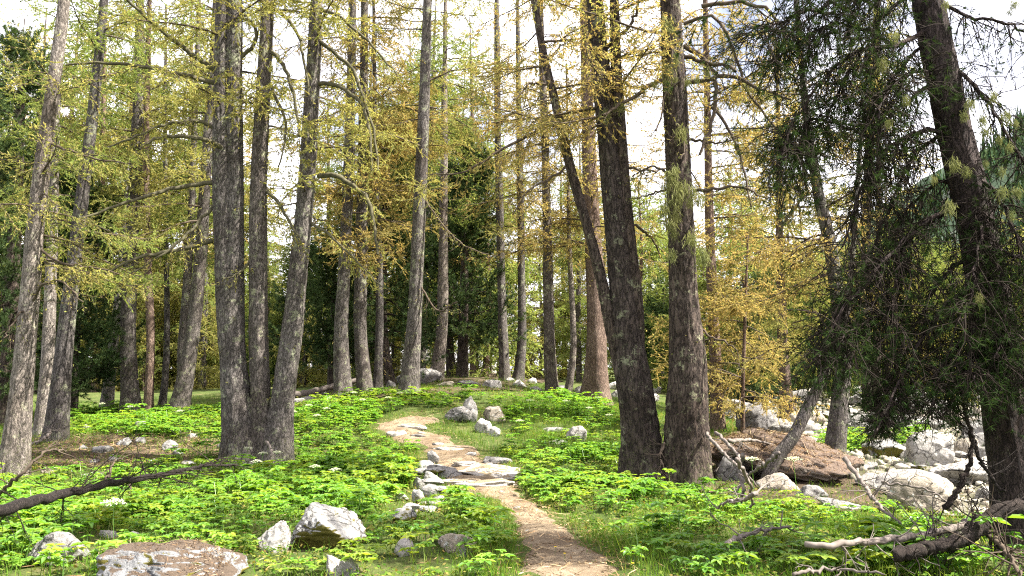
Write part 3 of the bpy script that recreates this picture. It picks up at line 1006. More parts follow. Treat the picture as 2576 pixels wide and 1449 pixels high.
# ---- clump at the top of the rise
tree('larch_tree', 'dark grey larch standing before the pines at the near edge of the hump', (865, 1000), [([(866, 1005), (858, 850), (868, 650), (878, 400), (884, 150), (888, 0)], [44, 34, 31, 27, 22, 18])], 22, 15, fol='gold', crowns=((3.8, .95, 50, 2.3),), dead=8)
tree('larch_tree', 'larch trunk second from the dark pine edge, bare and straight', (920, 990), [([(922, 995), (906, 820), (910, 600), (914, 350), (916, 100)], [40, 33, 30, 26, 20])], 22.4, 16, fol='gold', crowns=((4.0, .95, 52, 2.5),), dead=8)
tree('larch_tree', 'thin larch stem just beside the dark leaning stub', (950, 980), [([(950, 984), (955, 800), (952, 620), (945, 400)], [24, 20, 18, 14])], 23, 12, fol='gold', crowns=((3.6, .95, 40, 2.0),), dead=8)
tree('larch_tree', 'broad pale grey larch in front of the pines where the slope crests', (1027, 980), [([(1026, 985), (1042, 800), (1052, 600), (1064, 350), (1072, 120), (1076, 0)], [48, 38, 34, 30, 25, 22])], 21, 18, fol='olive', crowns=((4.6, .95, 60, 2.6),), dead=10, S=28, step=.07,
     limbs=[([(1055, 480), (1110, 560), (1170, 620), (1230, 640)], 20.5, 6, 3, .2), ([(1050, 700), (1100, 780), (1150, 760)], 20.5, 6, 3, 0)])
tree('larch_tree', 'pale slim trunk with a sunlit edge and forked roots on the hump', (1097, 955), [([(1095, 958), (1110, 850), (1114, 720), (1116, 540), (1118, 300)], [36, 30, 27, 22, 17])], 26, 14, 'bark_pale', 'green', ((5.0, .95, 44, 2.1),), dead=10, foot=.45)
tree('larch_tree', 'slim larch at the rocky rim, trunk pale to the base', (1270, 950), [([(1271, 955), (1263, 780), (1258, 560), (1252, 300), (1250, 50)], [28, 22, 20, 17, 14])], 27, 14, fol='olive', crowns=((4.2, .95, 34, 2.0),), dead=8, leafy=.6)
tree('larch_tree', 'slim larch with a bent foot on the rocky rim', (1303, 955), [([(1300, 960), (1313, 860), (1312, 700), (1308, 450), (1304, 200)], [28, 22, 19, 17, 13])], 27.5, 14, fol='gold', crowns=((4.0, .95, 34, 2.0),), dead=8, leafy=.6)
tree('larch_tree', 'dark bare larch stem alone on the crest with no stems close beside it', (1387, 975), [([(1388, 980), (1381, 820), (1377, 600), (1370, 350), (1362, 100)], [32, 27, 24, 20, 16])], 24, 15, fol='gold', crowns=((4.2, .95, 44, 2.2),), dead=10, leafy=.7)
tree('larch_tree', 'very thin pale larch curved at its foot beside the thick reddish trunk', (1428, 978), [([(1424, 982), (1441, 900), (1441, 800), (1433, 640), (1430, 500)], [20, 16, 14, 12, 9])], 24.5, 9.5, 'bark_pale', 'olive', ((3.8, .95, 30, 1.5),), dead=6, leafy=.7)
tree('larch_tree', 'thick reddish brown larch trunk with furrowed plates on the crest', (1500, 1010), [([(1500, 1018), (1501, 880), (1497, 700), (1484, 450), (1476, 200), (1472, 0)], [70, 52, 46, 38, 30, 25])], 23.5, 18, 'bark_red', 'gold', ((4.0, .95, 66, 2.6),), dead=8, S=30, step=.07, leafy=.8)

# ---- twin trees beside the path
def r2_extra(o, b, gw, gf):
    px = [(1690, 445), (1675, 470), (1705, 480), (1680, 510), (1700, 540), (1670, 525), (1745, 480), (1760, 500), (1735, 505), (1690, 640), (1770, 640), (1695, 585), (1680, 60), (1700, 150), (1680, 170), (1740, 600), (1715, 330), (1695, 430), (1722, 470), (1700, 505), (1685, 560)]
    beard(o, b, [P(u, v, 13.0 - .42 - random.uniform(0, .1)) for u, v in px], .17)
    beard(o, b, [P(u, v, 12.7) for u, v in [(1680, 205), (1730, 205), (1700, 200), (1650, 208), (1780, 180), (1835, 165), (1560, 262), (1600, 235), (1522, 285), (1755, 200), (1880, 215), (1935, 240), (1620, 225)]], .12)


R1 = tree('larch_tree', 'dark furrowed larch splitting into a slim bowed stem, path edge', (1608, 1200), [
    ([(1618, 1208), (1608, 1080), (1588, 920), (1568, 740), (1545, 520), (1520, 260), (1495, -10)], [112, 92, 84, 66, 56, 49, 40]),
    ([(1600, 960), (1600, 800), (1583, 620), (1565, 420), (1552, 200), (1545, -10)], [40, 42, 38, 33, 29, 25]),
    ([(1572, 960), (1540, 830), (1512, 700), (1480, 580), (1440, 440), (1400, 270), (1345, 10)], [40, 32, 28, 26, 24, 22, 17])],
    13.2, 16, 'bark_dark', 'gold', ((6.5, .95, 20, 2.4), (4.0, .95, 40, 2.2), (3.6, .9, 22, 1.9)), foot=.38, S=72, step=.03, dead=6, leafy=.6, limb_mat='twig', limbs=[
    ([(1400, 300), (1330, 340), (1250, 385), (1170, 430), (1080, 440)], 12.6, 10, 3, .5), ([(1385, 215), (1340, 210), (1290, 250)], 12.8, 8, 3, .3),
    ([(1430, 420), (1380, 450), (1330, 480), (1290, 540)], 12.8, 7, 3, .4), ([(1515, 130), (1570, 80), (1600, 30), (1610, -30)], 13.2, 10, 6, .3),
    ([(1590, 560), (1640, 600), (1660, 640)], 13.4, 8, 4, .4), ([(1575, 420), (1650, 430), (1700, 410)], 13.8, 7, 4, .5)])
R2 = tree('larch_tree', 'massive dark larch beside the path with lichen beards on its trunk', (1727, 1200), [
    ([(1727, 1208), (1727, 1080), (1730, 900), (1720, 740), (1712, 540), (1700, 280), (1685, -10)], [118, 106, 90, 72, 65, 62, 52])],
    13.0, 18, 'bark_dark', 'olive', ((6.6, .95, 34, 2.6),), foot=.34, S=72, step=.03, dead=10, leafy=.6, extra=r2_extra, limb_mat='twig', limbs=[
    ([(1700, 208), (1650, 208), (1600, 238), (1550, 268), (1515, 290)], 12.4, 14, 6, .1), ([(1690, 208), (1760, 205), (1830, 190), (1900, 218), (1990, 250)], 12.4, 14, 6, .2),
    ([(1720, 115), (1775, 150), (1800, 200), (1792, 300), (1760, 390)], 12.6, 14, 7, 0), ([(1715, 140), (1790, 160), (1835, 165), (1850, 180)], 12.5, 12, 8, 0),
    ([(1790, 270), (1840, 330), (1870, 420), (1890, 520)], 12.6, 9, 4, .2), ([(1720, 60), (1800, 40), (1850, 140), (1880, 230), (1960, 330), (2010, 420)], 12.6, 10, 4, .1),
    ([(1735, 350), (1800, 360), (1860, 345)], 12.6, 8, 3, .1), ([(1745, 480), (1800, 475), (1860, 470), (1930, 500)], 12.4, 10, 4, .2),
    ([(1750, 810), (1780, 840), (1820, 860), (1855, 882)], 12.6, 7, 3, 0), ([(1700, 10), (1680, 60), (1690, 150), (1660, 300), (1650, 330)], 12.5, 7, 4, .1),
    ([(1690, 470), (1640, 490), (1600, 495)], 13, 7, 3, .4), ([(1690, 440), (1640, 420), (1590, 445)], 13.2, 7, 3, .4),
    ([(1765, 15), (1850, 5), (1920, 20), (1960, 60), (1990, 130)], 12.6, 12, 6, .1), ([(1710, 380), (1695, 310), (1712, 330), (1722, 370), (1712, 400)], 12.55, 9, 4, 0)])
tree('larch_tree', 'reddish larch trunk just behind the massive lichened tree', (1808, 1080), [([(1808, 1085), (1800, 900), (1790, 700), (1782, 450), (1778, 200)], [38, 29, 26, 21, 16])], 19, 13, 'bark_red', 'gold', ((2.2, .95, 60, 2.3),), dead=6)
tree('larch_tree', 'young gold-tinged larch with low feathery branches by the boulders', (1867, 1060), [([(1867, 1064), (1869, 980), (1872, 860), (1876, 740), (1880, 640)], [12, 10, 9, 7, 5])], 18, 4.2, 'bark_red', 'gold', ((.9, .98, 44, 1.35),), S=10, foot=.1)
tree('larch_tree', 'low spreading larch with yellow boughs beside the stream bed', (1980, 1050), [([(1985, 1056), (1975, 960), (1968, 830), (1962, 650), (1960, 450)], [36, 30, 26, 20, 14])], 25, 11, 'bark_red', 'olive', ((1.6, .95, 80, 2.9),), dead=4)
tree('larch_tree', 'leaning grey-brown trunk rising from a patch of green among boulders', (2096, 1150), [([(2093, 1155), (2112, 1010), (2120, 890), (2092, 640), (2058, 480), (2035, 330), (2015, 150)], [52, 40, 37, 33, 26, 22, 15])], 15, 12, 'bark', 'gold', ((2.9, .95, 36, 2.0),), dead=4, leafy=.7,
     limbs=[([(2058, 470), (2000, 520), (1950, 600), (1900, 640)], 14.6, 7, 3, .7), ([(2085, 560), (2030, 640), (1960, 690)], 14.6, 6, 3, .7)])
tree('curved_larch', 'slim young trunk bowing outward from under the needle-covered rock', (1912, 1200), [([(1908, 1208), (1950, 1160), (1995, 1100), (2030, 1030), (2065, 960), (2100, 880), (2125, 800), (2140, 700)], [34, 33, 31, 29, 27, 25, 20, 14])], 12.7, 5.2, 'bark', 'olive', (None,), dead=3, S=20, step=.06, foot=.15)
tree('larch_tree', 'distant dark trunk pair seen past the drooping pine boughs', (2195, 1012), [([(2188, 1014), (2180, 940), (2178, 640), (2190, 300), (2205, 60)], [26, 24, 22, 22, 18]), ([(2206, 1014), (2204, 940), (2206, 860), (2210, 700)], [26, 24, 20, 14])], 24, 14, 'bark_dark', 'olive', ((5.5, .95, 40, 2.0), None), dead=6)


# ---- stone pines
def pine(name, label, base, d, stems, top, n, Lm, z0, bark='bark_dark', fol='pine', group=None, nl=.12, nw=.007, clump=16, per=12):
    b = P(base[0], base[1], d)
    b[2] = float(H(b[0], b[1]))
    o = thing(name, b, label, 'pine tree', group)
    gw, gf = Geo(), Geo()
    for px, ws in stems:
        p0 = P(px[0][0], px[0][1], d)
        p0[2] = float(H(p0[0], p0[1])) - .25
        pts, rad = px_stem(px, d, ws, p0)
        pts, rad = extend(pts, rad, top + b[2])
        g, c, r = trunk_mesh(pts, rad, 20, .12, .3, rng.uniform(0, 9))
        link('trunk', g.mesh('trunk', M[bark], b), o)
        TRUNKS.append((p0[0], p0[1], rad[0] * 1.25 + .10))
        pr, rb = crown_prims(c, r, z0, (c[-1, 2] - c[0, 2]) * .99, n, Lm, shape=.75, el=(-20, 15), droop=.25, lift=.9)
        tubes(gw, pr, rb, 4)
        t = rng.uniform(.25, 1, (len(pr), per))
        p, tg = along(pr, t)
        d2 = tg * .6 + rng.normal(size=p.shape) * .5
        l2 = rng.uniform(.25, .75, p.shape[:2]).ravel()
        s2 = grow(p.reshape(-1, 3), d2.reshape(-1, 3), l2, 4, .1, .7, .12)
        tubes(gw, s2, np.full((len(s2), 4), .006) * np.array((1, .8, .6, .4)), 3)
        t = np.concatenate((rng.uniform(.25, 1, (len(s2), 5)), np.full((len(s2), 1), .99)), 1)
        q, tg = along(s2, t)
        needles(gf, q.reshape(-1, 3), norm(tg.reshape(-1, 3) + UP * .4), nl, nw, clump)
    link('branches', gw.mesh('branches', M['twig_red'], b), o)
    link('crown', gf.mesh('crown', M[fol], b, smooth=False), o)
    return o


pine('stone_pine', 'tall dark green pine behind the pale leaning larch', (20, 1010), 20.5, [([(18, 1015), (28, 800), (42, 500), (52, 250)], [44, 36, 30, 20])], 9.2, 110, 1.9, 1.2)
pine('stone_pine', 'bushy dark pine low beside the stump and leaning grey larch', (130, 1000), 22, [([(180, 1005), (186, 900), (190, 700), (196, 560)], [30, 26, 22, 14])], 6.4, 90, 1.6, .9)
pine('stone_pine', 'dark pine with low boughs at the edge of the hump clump', (830, 985), 25, [([(838, 985), (836, 880), (840, 760)], [26, 22, 14])], 4.2, 60, 1.6, .8)
pine('stone_pine', 'dense dark pine in the middle of the hump clump', (985, 972), 25, [([(988, 972), (968, 880), (962, 760), (968, 560), (975, 420)], [28, 24, 22, 18, 14])], 7.2, 110, 1.9, 1.2)
pine('stone_pine', 'wide blue-green pine with sunlit flank on the hump', (1162, 946), 28, [([(1163, 948), (1165, 860), (1168, 700), (1172, 520)], [30, 26, 22, 16])], 7.6, 130, 2.0, 1.3)
pine('stone_pine', 'two-stemmed dark pine just behind the pale slim trunk', (1140, 948), 29.5, [([(1138, 950), (1130, 860), (1128, 720), (1130, 560)], [26, 22, 20, 14])], 7.0, 90, 1.8, 1.6)
pine('stone_pine', 'shadowy pine far back behind the three-stemmed larch', (760, 985), 33, [([(762, 985), (764, 900), (766, 780)], [20, 18, 12])], 5.2, 90, 1.9, .5)
pine('stone_pine', 'rounded dark pine behind the young gold-tinged larch', (1900, 1010), 29, [([(1900, 1015), (1902, 950), (1906, 860)], [20, 18, 12])], 4.0, 70, 1.8, .3)
pine('stone_pine', 'slender dark pine behind the thick reddish trunk', (1660, 985), 34, [([(1662, 985), (1664, 900), (1668, 800)], [18, 15, 9])], 4.0, 60, 1.3, .4)


# ---- big drooping pine close to the viewer
def near_pine():
    d = 7.9
    b = P(2560, 1430, d)
    b[2] = float(H(b[0], b[1]))
    o = thing('drooping_pine', b, 'dark old pine overhanging the stream bed, drooping twiggy boughs hung with lichen', 'pine tree')
    p0 = b - np.array((0, 0, .3))
    pts, rad = px_stem([(2562, 1440), (2550, 1250), (2528, 1050), (2500, 840), (2455, 560), (2400, 320), (2345, 40), (2330, -60)], d, [124, 108, 104, 98, 90, 84, 76, 72], p0)
    pts, rad = extend(pts, rad, 12)
    g, c, r = trunk_mesh(pts, rad, 48, .035, .25, 3.3)
    link('trunk', g.mesh('trunk', M['bark_pine'], b), o)
    TRUNKS.append((b[0], b[1], .25))
    gw, gf = Geo(), Geo()
    L = [([(2450, 500), (2340, 550), (2240, 640), (2150, 750), (2080, 850)], 7.2, 15, 5, 1.0, .6), ([(2490, 700), (2410, 740), (2330, 830), (2265, 960), (2205, 1085)], 7.0, 14, 4, 1.0, .7),
         ([(2410, 330), (2310, 330), (2210, 400), (2150, 520), (2120, 620)], 7.4, 14, 4, .9, .3), ([(2380, 200), (2290, 250), (2210, 330), (2160, 440)], 7.6, 13, 4, .8, .4),
         ([(2360, 60), (2260, 110), (2150, 130), (2050, 220), (1985, 330), (1970, 390)], 7.2, 14, 4, .9, 1.1), ([(2335, -50), (2200, -20), (2060, 20), (1940, 60), (1880, 90)], 7.3, 13, 4, .8, 1.1),
         ([(2505, 800), (2430, 850), (2360, 930), (2340, 1040)], 7.0, 11, 3, 1.0, .4), ([(2440, 430), (2500, 480), (2560, 600), (2610, 720)], 7.2, 12, 4, .8, .4),
         ([(2370, 150), (2460, 220), (2530, 330), (2600, 430)], 7.2, 12, 4, .8, .5), ([(2470, 620), (2370, 700), (2300, 830), (2240, 900), (2230, 960)], 8.6, 12, 3, 1.0, .5),
         ([(2430, 440), (2330, 480), (2260, 560), (2200, 680)], 8.8, 12, 3, 1.0, .2), ([(2490, 760), (2560, 820), (2620, 900)], 7.4, 10, 3, .7, 1.2), ([(2470, 620), (2540, 640), (2600, 650)], 7.0, 10, 4, .6, 1.3),
         ([(2340, 0), (2440, 40), (2540, 60), (2620, 110)], 7.4, 11, 4, .6, .7), ([(2330, -40), (2270, 0), (2210, 60), (2180, 180), (2170, 300)], 8.2, 12, 4, .8, .5),
         ([(2400, 300), (2300, 400), (2220, 560), (2190, 700)], 8.4, 11, 3, 1.0, .2), ([(2510, 860), (2440, 900), (2400, 990), (2410, 1060)], 7.6, 8, 3, .8, .3),
         ([(2350, 90), (2250, 190), (2190, 300), (2150, 330)], 8.4, 10, 3, .9, .4), ([(2150, 740), (2110, 790), (2080, 870), (2060, 900)], 7.1, 7, 3, .5, 1.6),
         ([(2500, 820), (2540, 880), (2600, 960)], 7.0, 8, 3, .7, .8), ([(2200, 350), (2060, 300), (1990, 340), (1960, 420)], 7.4, 8, 3, .5, 1.3), ([(2100, 30), (2010, 60), (1950, 150), (1920, 170)], 7.4, 8, 3, .5, 1.3)]
    L += [([(2440, 460), (2470, 570), (2450, 690), (2430, 800)], 7.0, 10, 3, .9, 1.0), ([(2470, 600), (2530, 700), (2520, 830), (2500, 900)], 7.1, 10, 3, .8, 1.4),
          ([(2500, 700), (2470, 780), (2440, 880), (2450, 960)], 7.0, 9, 3, .8, 1.2), ([(2300, 740), (2200, 800), (2120, 850)], 7.0, 8, 3, .8, 1.3), ([(2240, 640), (2140, 700), (2100, 790), (2060, 860)], 7.6, 8, 3, .8, 1.3),
          ([(2280, 830), (2250, 930), (2220, 1000), (2215, 1060)], 7.3, 8, 3, .9, 1.4), ([(2250, 110), (2130, 60), (2010, 90), (1930, 70)], 7.3, 9, 3, .8, 1.4), ([(2160, 130), (2080, 290), (2030, 350), (1990, 390)], 7.4, 8, 3, .8, 1.4),
          ([(2380, 200), (2300, 180), (2230, 230), (2210, 300)], 7.2, 8, 3, .9, 1.0), ([(2330, 560), (2280, 620), (2250, 740), (2260, 830)], 7.2, 8, 3, 1.0, .8), ([(2210, 20), (2120, -30), (2000, -40)], 7.3, 8, 3, .8, 1.4)]
    for px, d1, w0, w1, dens, leaf in L:
        gl = Geo()
        c = limb(gl, px, d, d1, w0, w1, 7, 18)
        link('limb', gl.mesh('limb', M['bark_pine'], b), o)
        pr = c[None]
        ln_ = np.linalg.norm(np.diff(c, axis=0), axis=1).sum()
        m = int(ln_ / .0165 * dens)
        p, tg = along(pr, rng.uniform(.12, 1, (1, m)))
        p, tg = p[0], tg[0]
        dd = tg * .45 + rng.normal(size=(m, 3)) * .55 - UP * .25
        l = np.minimum(rng.uniform(.2, .85, m), np.maximum(.10, p[:, 2] - b[2] - 1.2))
        s = grow(p, dd, l, 6, .55, -.15, .2)
        tubes(gw, s, np.full((m, 6), .005) * np.array((1.2, 1, .85, .7, .55, .35)), 3)
        p2, tg2 = along(s, rng.uniform(.15, .95, (m, 5)))
        d2 = tg2 * .6 + rng.normal(size=p2.shape) * .45 - UP * .2
        l2 = rng.uniform(.06, .26, m * 5)
        s2 = grow(p2.reshape(-1, 3), d2.reshape(-1, 3), l2, 4, .3, .1, .16)
        tubes(gw, s2, np.full((len(s2), 4), .0034) * np.array((1, .8, .6, .4)), 3)
        k = int(len(s2) * min(1, leaf * .62 + .08))
        pick = rng.permutation(len(s2))[:k]
        q, tg = along(s2[pick], rng.uniform(.6, 1, (k, 1)))
        needles(gf, q.reshape(-1, 3), tg.reshape(-1, 3), .070, .0021, 15, 1.0)
    # foliage carried above the picture
    cz_ = c
    g2, c2, r2 = trunk_mesh(pts, rad, 4, .2, 0, 1)
    pr, rb = crown_prims(c2, r2, 6.4, 11.8, 30, 2.6, shape=.8, el=(-20, 10), droop=.6, lift=.2)
    tubes(gw, pr, rb, 4)
    p, tg = along(pr, rng.uniform(.15, 1, (30, 26)))
    s = grow(p.reshape(-1, 3), (tg + rng.normal(size=p.shape) * .5 - UP * .3).reshape(-1, 3), rng.uniform(.25, .7, 30 * 26), 4, .5, 0, .14)
    tubes(gw, s, np.full((len(s), 4), .004), 3)
    q, tg = along(s, rng.uniform(.3, 1, (len(s), 5)))
    needles(gf, q.reshape(-1, 3), tg.reshape(-1, 3), .09, .004, 9, 1.0)
    link('branches', gw.mesh('branches', M['twig_red'], b), o)
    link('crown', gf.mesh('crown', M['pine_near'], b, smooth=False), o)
    for px in [[(2220, 155), (2252, 90), (2380, 10), (2540, 30), (2550, 10)], [(2470, 300), (2480, 330), (2515, 350), (2530, 290), (2540, 370), (2555, 310), (2440, 260), (2425, 290)], [(2465, 750), (2400, 410), (2430, 430), (2390, 520), (2520, 430), (2560, 480), (2480, 410), (2235, 310), (2220, 165), (2500, 240), (2520, 480), (2545, 540), (2350, 450), (2280, 250)]]:
        beard(o, b, [P(u, v, 7.05) for u, v in px], .07)
    return o


near_pine()

# ------------------------------------------------------------------ trees farther back
GREEN_LABEL = 'distant green larch standing in the wood beyond the crest'
BACK = 'larches farther back in the wood'


SAPS = 1


def back_proto(fol, hgt, n, Lm, z0, seed_lean):
    o = link('background_larch', None)
    gw, gf = Geo(), Geo()
    pts = np.array(((0, 0, -.4), (seed_lean * .3, .1, hgt * .3), (seed_lean * .7, 0, hgt * .65), (seed_lean, .1, hgt)))
    g, c, r = trunk_mesh(pts, np.array((.19, .15, .10, .02)) * hgt / 15, 12, .3, .3, rng.uniform(0, 9))
    link('trunk', g.mesh('trunk', M['bark' if seed_lean > 0 else 'bark_red']), o)
    pr, rb = crown_prims(c, r, z0, hgt * .98, n, Lm)
    tubes(gw, pr, rb, 3)
    larch_shoots(gw, gf, pr, 1.4, twig_gap=.10, twig_len=.85, tuft_gap=.030, tuft=.062, sub=True)
    link('branches', gw.mesh('branches', M['twig']), o)
    link('crown', gf.mesh('crown', M[fol], smooth=False), o)
    return o


PROT = [(back_proto('green', 16, 95, 2.7, 2.0, .5), 16), (back_proto('olive', 15, 90, 2.6, 2.2, -.4), 15), (back_proto('gold', 14, 80, 2.5, 2.4, .3), 14),
        (back_proto('green', 8, 70, 2.1, .7, -.2), 8), (back_proto('olive', 6, 60, 1.8, .4, .2), 6)]
BLAB = ['slender green larch in the wood beyond the crest', 'olive larch in the wood beyond the crest, foliage starting low', 'gold-tinged larch in the wood beyond the crest',
        'bushy half-grown green larch filling the gap between far trunks', 'small yellowing larch filling the gap between far trunks']
used = [False] * 5


def place_back(k, u, d, sc, az):
    src = PROT[k][0]
    if used[k]:
        o = src.copy()
        COL.objects.link(o)
        for ch in src.children:
            c = ch.copy()
            COL.objects.link(c)
            c.parent = o
    else:
        o = src
        used[k] = True
    p = P(u, 900, d)
    o.location = (p[0], p[1], float(H(p[0], p[1])))
    o.rotation_euler = (0, 0, az)
    o.scale = (sc,) * 3
    tag(o, BLAB[k], 'larch tree', BACK)


SKY = [(-200, -200), (540, -100), (600, 560), (790, 640), (820, 60), (1000, -150), (1190, -60), (1240, 330), (1400, 420), (1500, 250), (1600, 330), (1750, 420), (1900, 480), (2050, 520), (2200, 560), (2800, 560)]
su, sv = np.array(SKY).T
for i in range(70):
    u = -150 + 2900 * ((i * 0.61803) % 1)
    d = 30 + 28 * ((i * 0.7548) % 1)
    if 300 < u < 640 and d < 36:                # the clearing behind the leaning trunks
        continue
    topv = np.interp(u, su, sv) + random.uniform(-60, 170)
    p = P(u, 900, d)
    want = CAMZ + (950 - topv) / FPX * d - float(H(p[0], p[1]))
    want = max(3.2, min(want, 19))
    if want > 10.5:
        k = random.choices((0, 1, 2), (4, 3, 1) if u < 800 else (2, 3, 3))[0]
    else:
        k = random.choice((3, 3, 4))
    place_back(k, u, d, want / PROT[k][1], random.uniform(0, 6.28))

for i in range(44):
    u = -100 + 2780 * ((i * 0.61803 + .3) % 1)
    d = 27 + 30 * ((i * 0.7548 + .4) % 1)
    k = random.choice((3, 3, 4))
    if 280 < u < 660 and d < 32:
        continue
    place_back(k, u, d, random.uniform(2.6, 5.5) / PROT[k][1], random.uniform(0, 6.28))

for i in range(26):                             # sunlit growth beyond the clearing
    u = 270 + 400 * ((i * 0.61803 + .1) % 1)
    d = 37 + 20 * ((i * 0.7548 + .2) % 1)
    k = (3, 4, 3, 1, 3, 0)[i % 6]
    place_back(k, u, d, (random.uniform(4, 8.5) if k > 2 else random.uniform(11, 15)) / PROT[k][1], random.uniform(0, 6.28))

# ------------------------------------------------------------------ rocks
ICO = {}


def ico(sub):
    if sub not in ICO:
        import bmesh
        bm = bmesh.new()
        bmesh.ops.create_icosphere(bm, subdivisions=sub, radius=1)
        bm.verts.ensure_lookup_table()
        ICO[sub] = (np.array([v.co[:] for v in bm.verts]), np.array([[v.index for v in f.verts] for f in bm.faces]))
        bm.free()
    return ICO[sub]


def rock_mesh(name, sx, sy, sz, mat, sub=4, seed=0, planes=13, rough=.085, sharp=16):
    rs = np.random.default_rng(seed + 100)
    d, f = ico(sub)
    n = norm(rs.normal(size=(planes, 3)))
    k = rs.uniform(.62, 1.0, planes)
    q = np.maximum(d @ n.T, 1e-3) / k
    r = 1.0 / (np.sum(q ** sharp, 1) ** (1.0 / sharp))
    r = np.minimum(r, 1.25)
    v = d * r[:, None]
    v = v * (1 + rough * fbm(v * 2.2 + seed, 4, seed)[:, None] * 2 + rough * .75 * fbm(v * 7 + seed, 3, seed + 4)[:, None])
    # bedding cracks
    v = v * (1 - .07 * np.clip(1 - np.abs(vnoise(v * np.array((1.1, 1.1, 3.0)) + seed, seed + 9)) * 9, 0, 1)[:, None])
    mx = np.abs(v).max(0)
    g = Geo()
    g.add(v / mx * np.array((sx, sy, sz)), None, f)
    return g.mesh(name, M[mat])


ROCKS = []


def litter_on(o, me, n, up, lim=99.0, size=.10, mat='litter_dark'):
    """fallen needles and twig bits lying on the upper side of a rock"""
    v = np.empty(len(me.vertices) * 3, np.float32)
    nn = np.empty(len(me.vertices) * 3, np.float32)
    me.vertices.foreach_get('co', v)
    me.vertices.foreach_get('normal', nn)
    v, nn = v.reshape(-1, 3), nn.reshape(-1, 3)
    i = np.where((nn[:, 2] > up) & (v[:, 0] < lim))[0]
    i = rng.choice(i, n)
    c = v[i] + rng.normal(size=(n, 3)) * .012
    c = c + nn[i] * .012
    d = norm(np.cross(nn[i], rng.normal(size=(n, 3))) + .25 * rng.normal(size=(n, 3))) * (.008 + size * rng.random(n) ** 5)[:, None]
    w = norm(np.cross(d, nn[i])) * rng.uniform(.0015, .004, n)[:, None]
    g = Geo()
    g.add(np.stack((c - d - w * .5, c + w, c + d, c - w + nn[i] * .004), 1), np.arange(n * 4).reshape(-1, 4))
    l = link('needle_litter', g.mesh('needle_litter', M[mat], smooth=False), o)
    kind(l, 'stuff')



def rock(u, v, w, h, label, mat='rock', depth=.8, sink=.3, name='boulder', rot=None, tilt=0.0, sub=4, seed=None, planes=13, group=None, lift=0.0, cat='boulder', d=None):
    """rock whose foot meets the ground at picture position (u, v), w x h picture units large"""
    p = G(u, v) if d is None else P(u, v, d)
    k = p[1] / FPX
    sx, hh = w * k / 2, h * k
    sz = hh / (2 - 2 * sink)
    sd_ = seed if seed is not None else random.randrange(9999)
    me = rock_mesh(name, sx, sx * depth, sz, mat, sub, sd_, planes)
    o = link(name, me, None, (p[0], p[1] + sx * depth * .6, p[2] + lift + sz * (1 - 2 * sink)))
    o.rotation_euler = (tilt * .4, tilt, rot if rot is not None else random.uniform(-.4, .4))
    tag(o, label, cat, group)
    ROCKS.append((p[0], p[1] + sx * depth * .6, max(sx, sx * depth) * .85))
    return o


BIG = rock(430, 1492, 455, 128, 'big flat boulder capped with brown needle litter and yellow moss', 'rock_litter', .75, .35, tilt=.06, sub=6, seed=4, rot=.1, planes=10)
litter_on(BIG, BIG.data, 900, .75, .3, .035)
rock(125, 1425, 150, 82, 'smooth grey hump of rock beside the litter-capped boulder', 'rock', .8, .3, sub=5, seed=8)
rock(800, 1385, 225, 130, 'knobbly whitish boulder with a mossy hollow, sunlit amid the leaves', 'rock_moss', .8, .25, sub=6, seed=21, planes=9)
rock(692, 1392, 105, 76, 'rounded pale stone leaning on the knobbly boulder', 'rock_pale', .8, .3, sub=5, seed=31)
rock(890, 1362, 60, 60, 'small grey stone tucked behind the knobbly boulder', 'rock', .8, .3, sub=4, seed=35)
rock(1013, 1402, 52, 54, 'small pointed pale stone sticking up from the leaves', 'rock_pale', .7, .25, sub=4, seed=12)
rock(838, 1452, 60, 52, 'pale broken stone with a pinkish face beside a rounder grey one', 'rock_pale', .8, .3, sub=5, seed=41)
rock(880, 1456, 62, 42, 'rounder grey stone next to the pale broken one', 'rock', .8, .3, sub=5, seed=42)
rock(1145, 1392, 105, 48, 'low slab of stone half sunk in the grass by the path', 'rock_tan', .8, .4, sub=5, seed=43, tilt=-.25)
rock(1165, 1402, 40, 22, 'small grey cobble at the foot of the sunken slab', 'rock', sub=4, seed=44)
rock(265, 1355, 60, 22, 'flat white stone just behind the litter-capped boulder', 'rock_pale', sub=4, seed=46)
rock(325, 1362, 50, 20, 'bluish white flat stone among the leaves behind the capped boulder', 'rock_pale', sub=4, seed=47)
# kerb stones and slabs of the path
rock(1215, 1200, 215, 34, 'large bright slab forming a step of the path', 'rock_slab', .55, .35, 'path_slab', seed=51, sub=5, planes=8, cat='slab', rot=-.05)
rock(1180, 1178, 120, 20, 'flat pale slab just past the bright step, lying askew', 'rock_slab', .6, .4, 'path_slab', seed=151, sub=5, cat='slab', rot=.1)
rock(1270, 1212, 90, 18, 'pale slab on the meadow side of the bright step', 'rock_slab', .6, .4, 'path_slab', seed=152, sub=5, cat='slab', rot=-.1)
rock(1150, 1222, 100, 16, 'narrow pale slab sunk in straw beside the edging', 'rock_slab', .5, .4, 'path_slab', seed=153, sub=5, cat='slab', rot=.05)
rock(1130, 1140, 110, 14, 'low worn slab where the path starts to bend', 'rock_slab', .6, .4, 'path_slab', seed=154, sub=5, cat='slab', rot=-.2)
rock(1120, 1204, 110, 30, 'long tilted edging stone beside the bright slab', 'rock', .5, .3, 'path_slab', seed=52, sub=5, cat='slab', tilt=.12, rot=0)
rock(1215, 1228, 170, 20, 'low pale slab at the front of the path step', 'rock_slab', .6, .4, 'path_slab', seed=53, sub=4, cat='slab', rot=0)
rock(1255, 1168, 80, 18, 'grey layered slab across the path beyond the bright step', 'rock', .5, .4, 'path_slab', seed=54, sub=4, cat='slab', rot=0)
rock(1085, 1168, 42, 34, 'grey upright stone on the edge of the path step', 'rock', .8, .25, 'edging_stone', seed=55, sub=4, cat='edging stone')
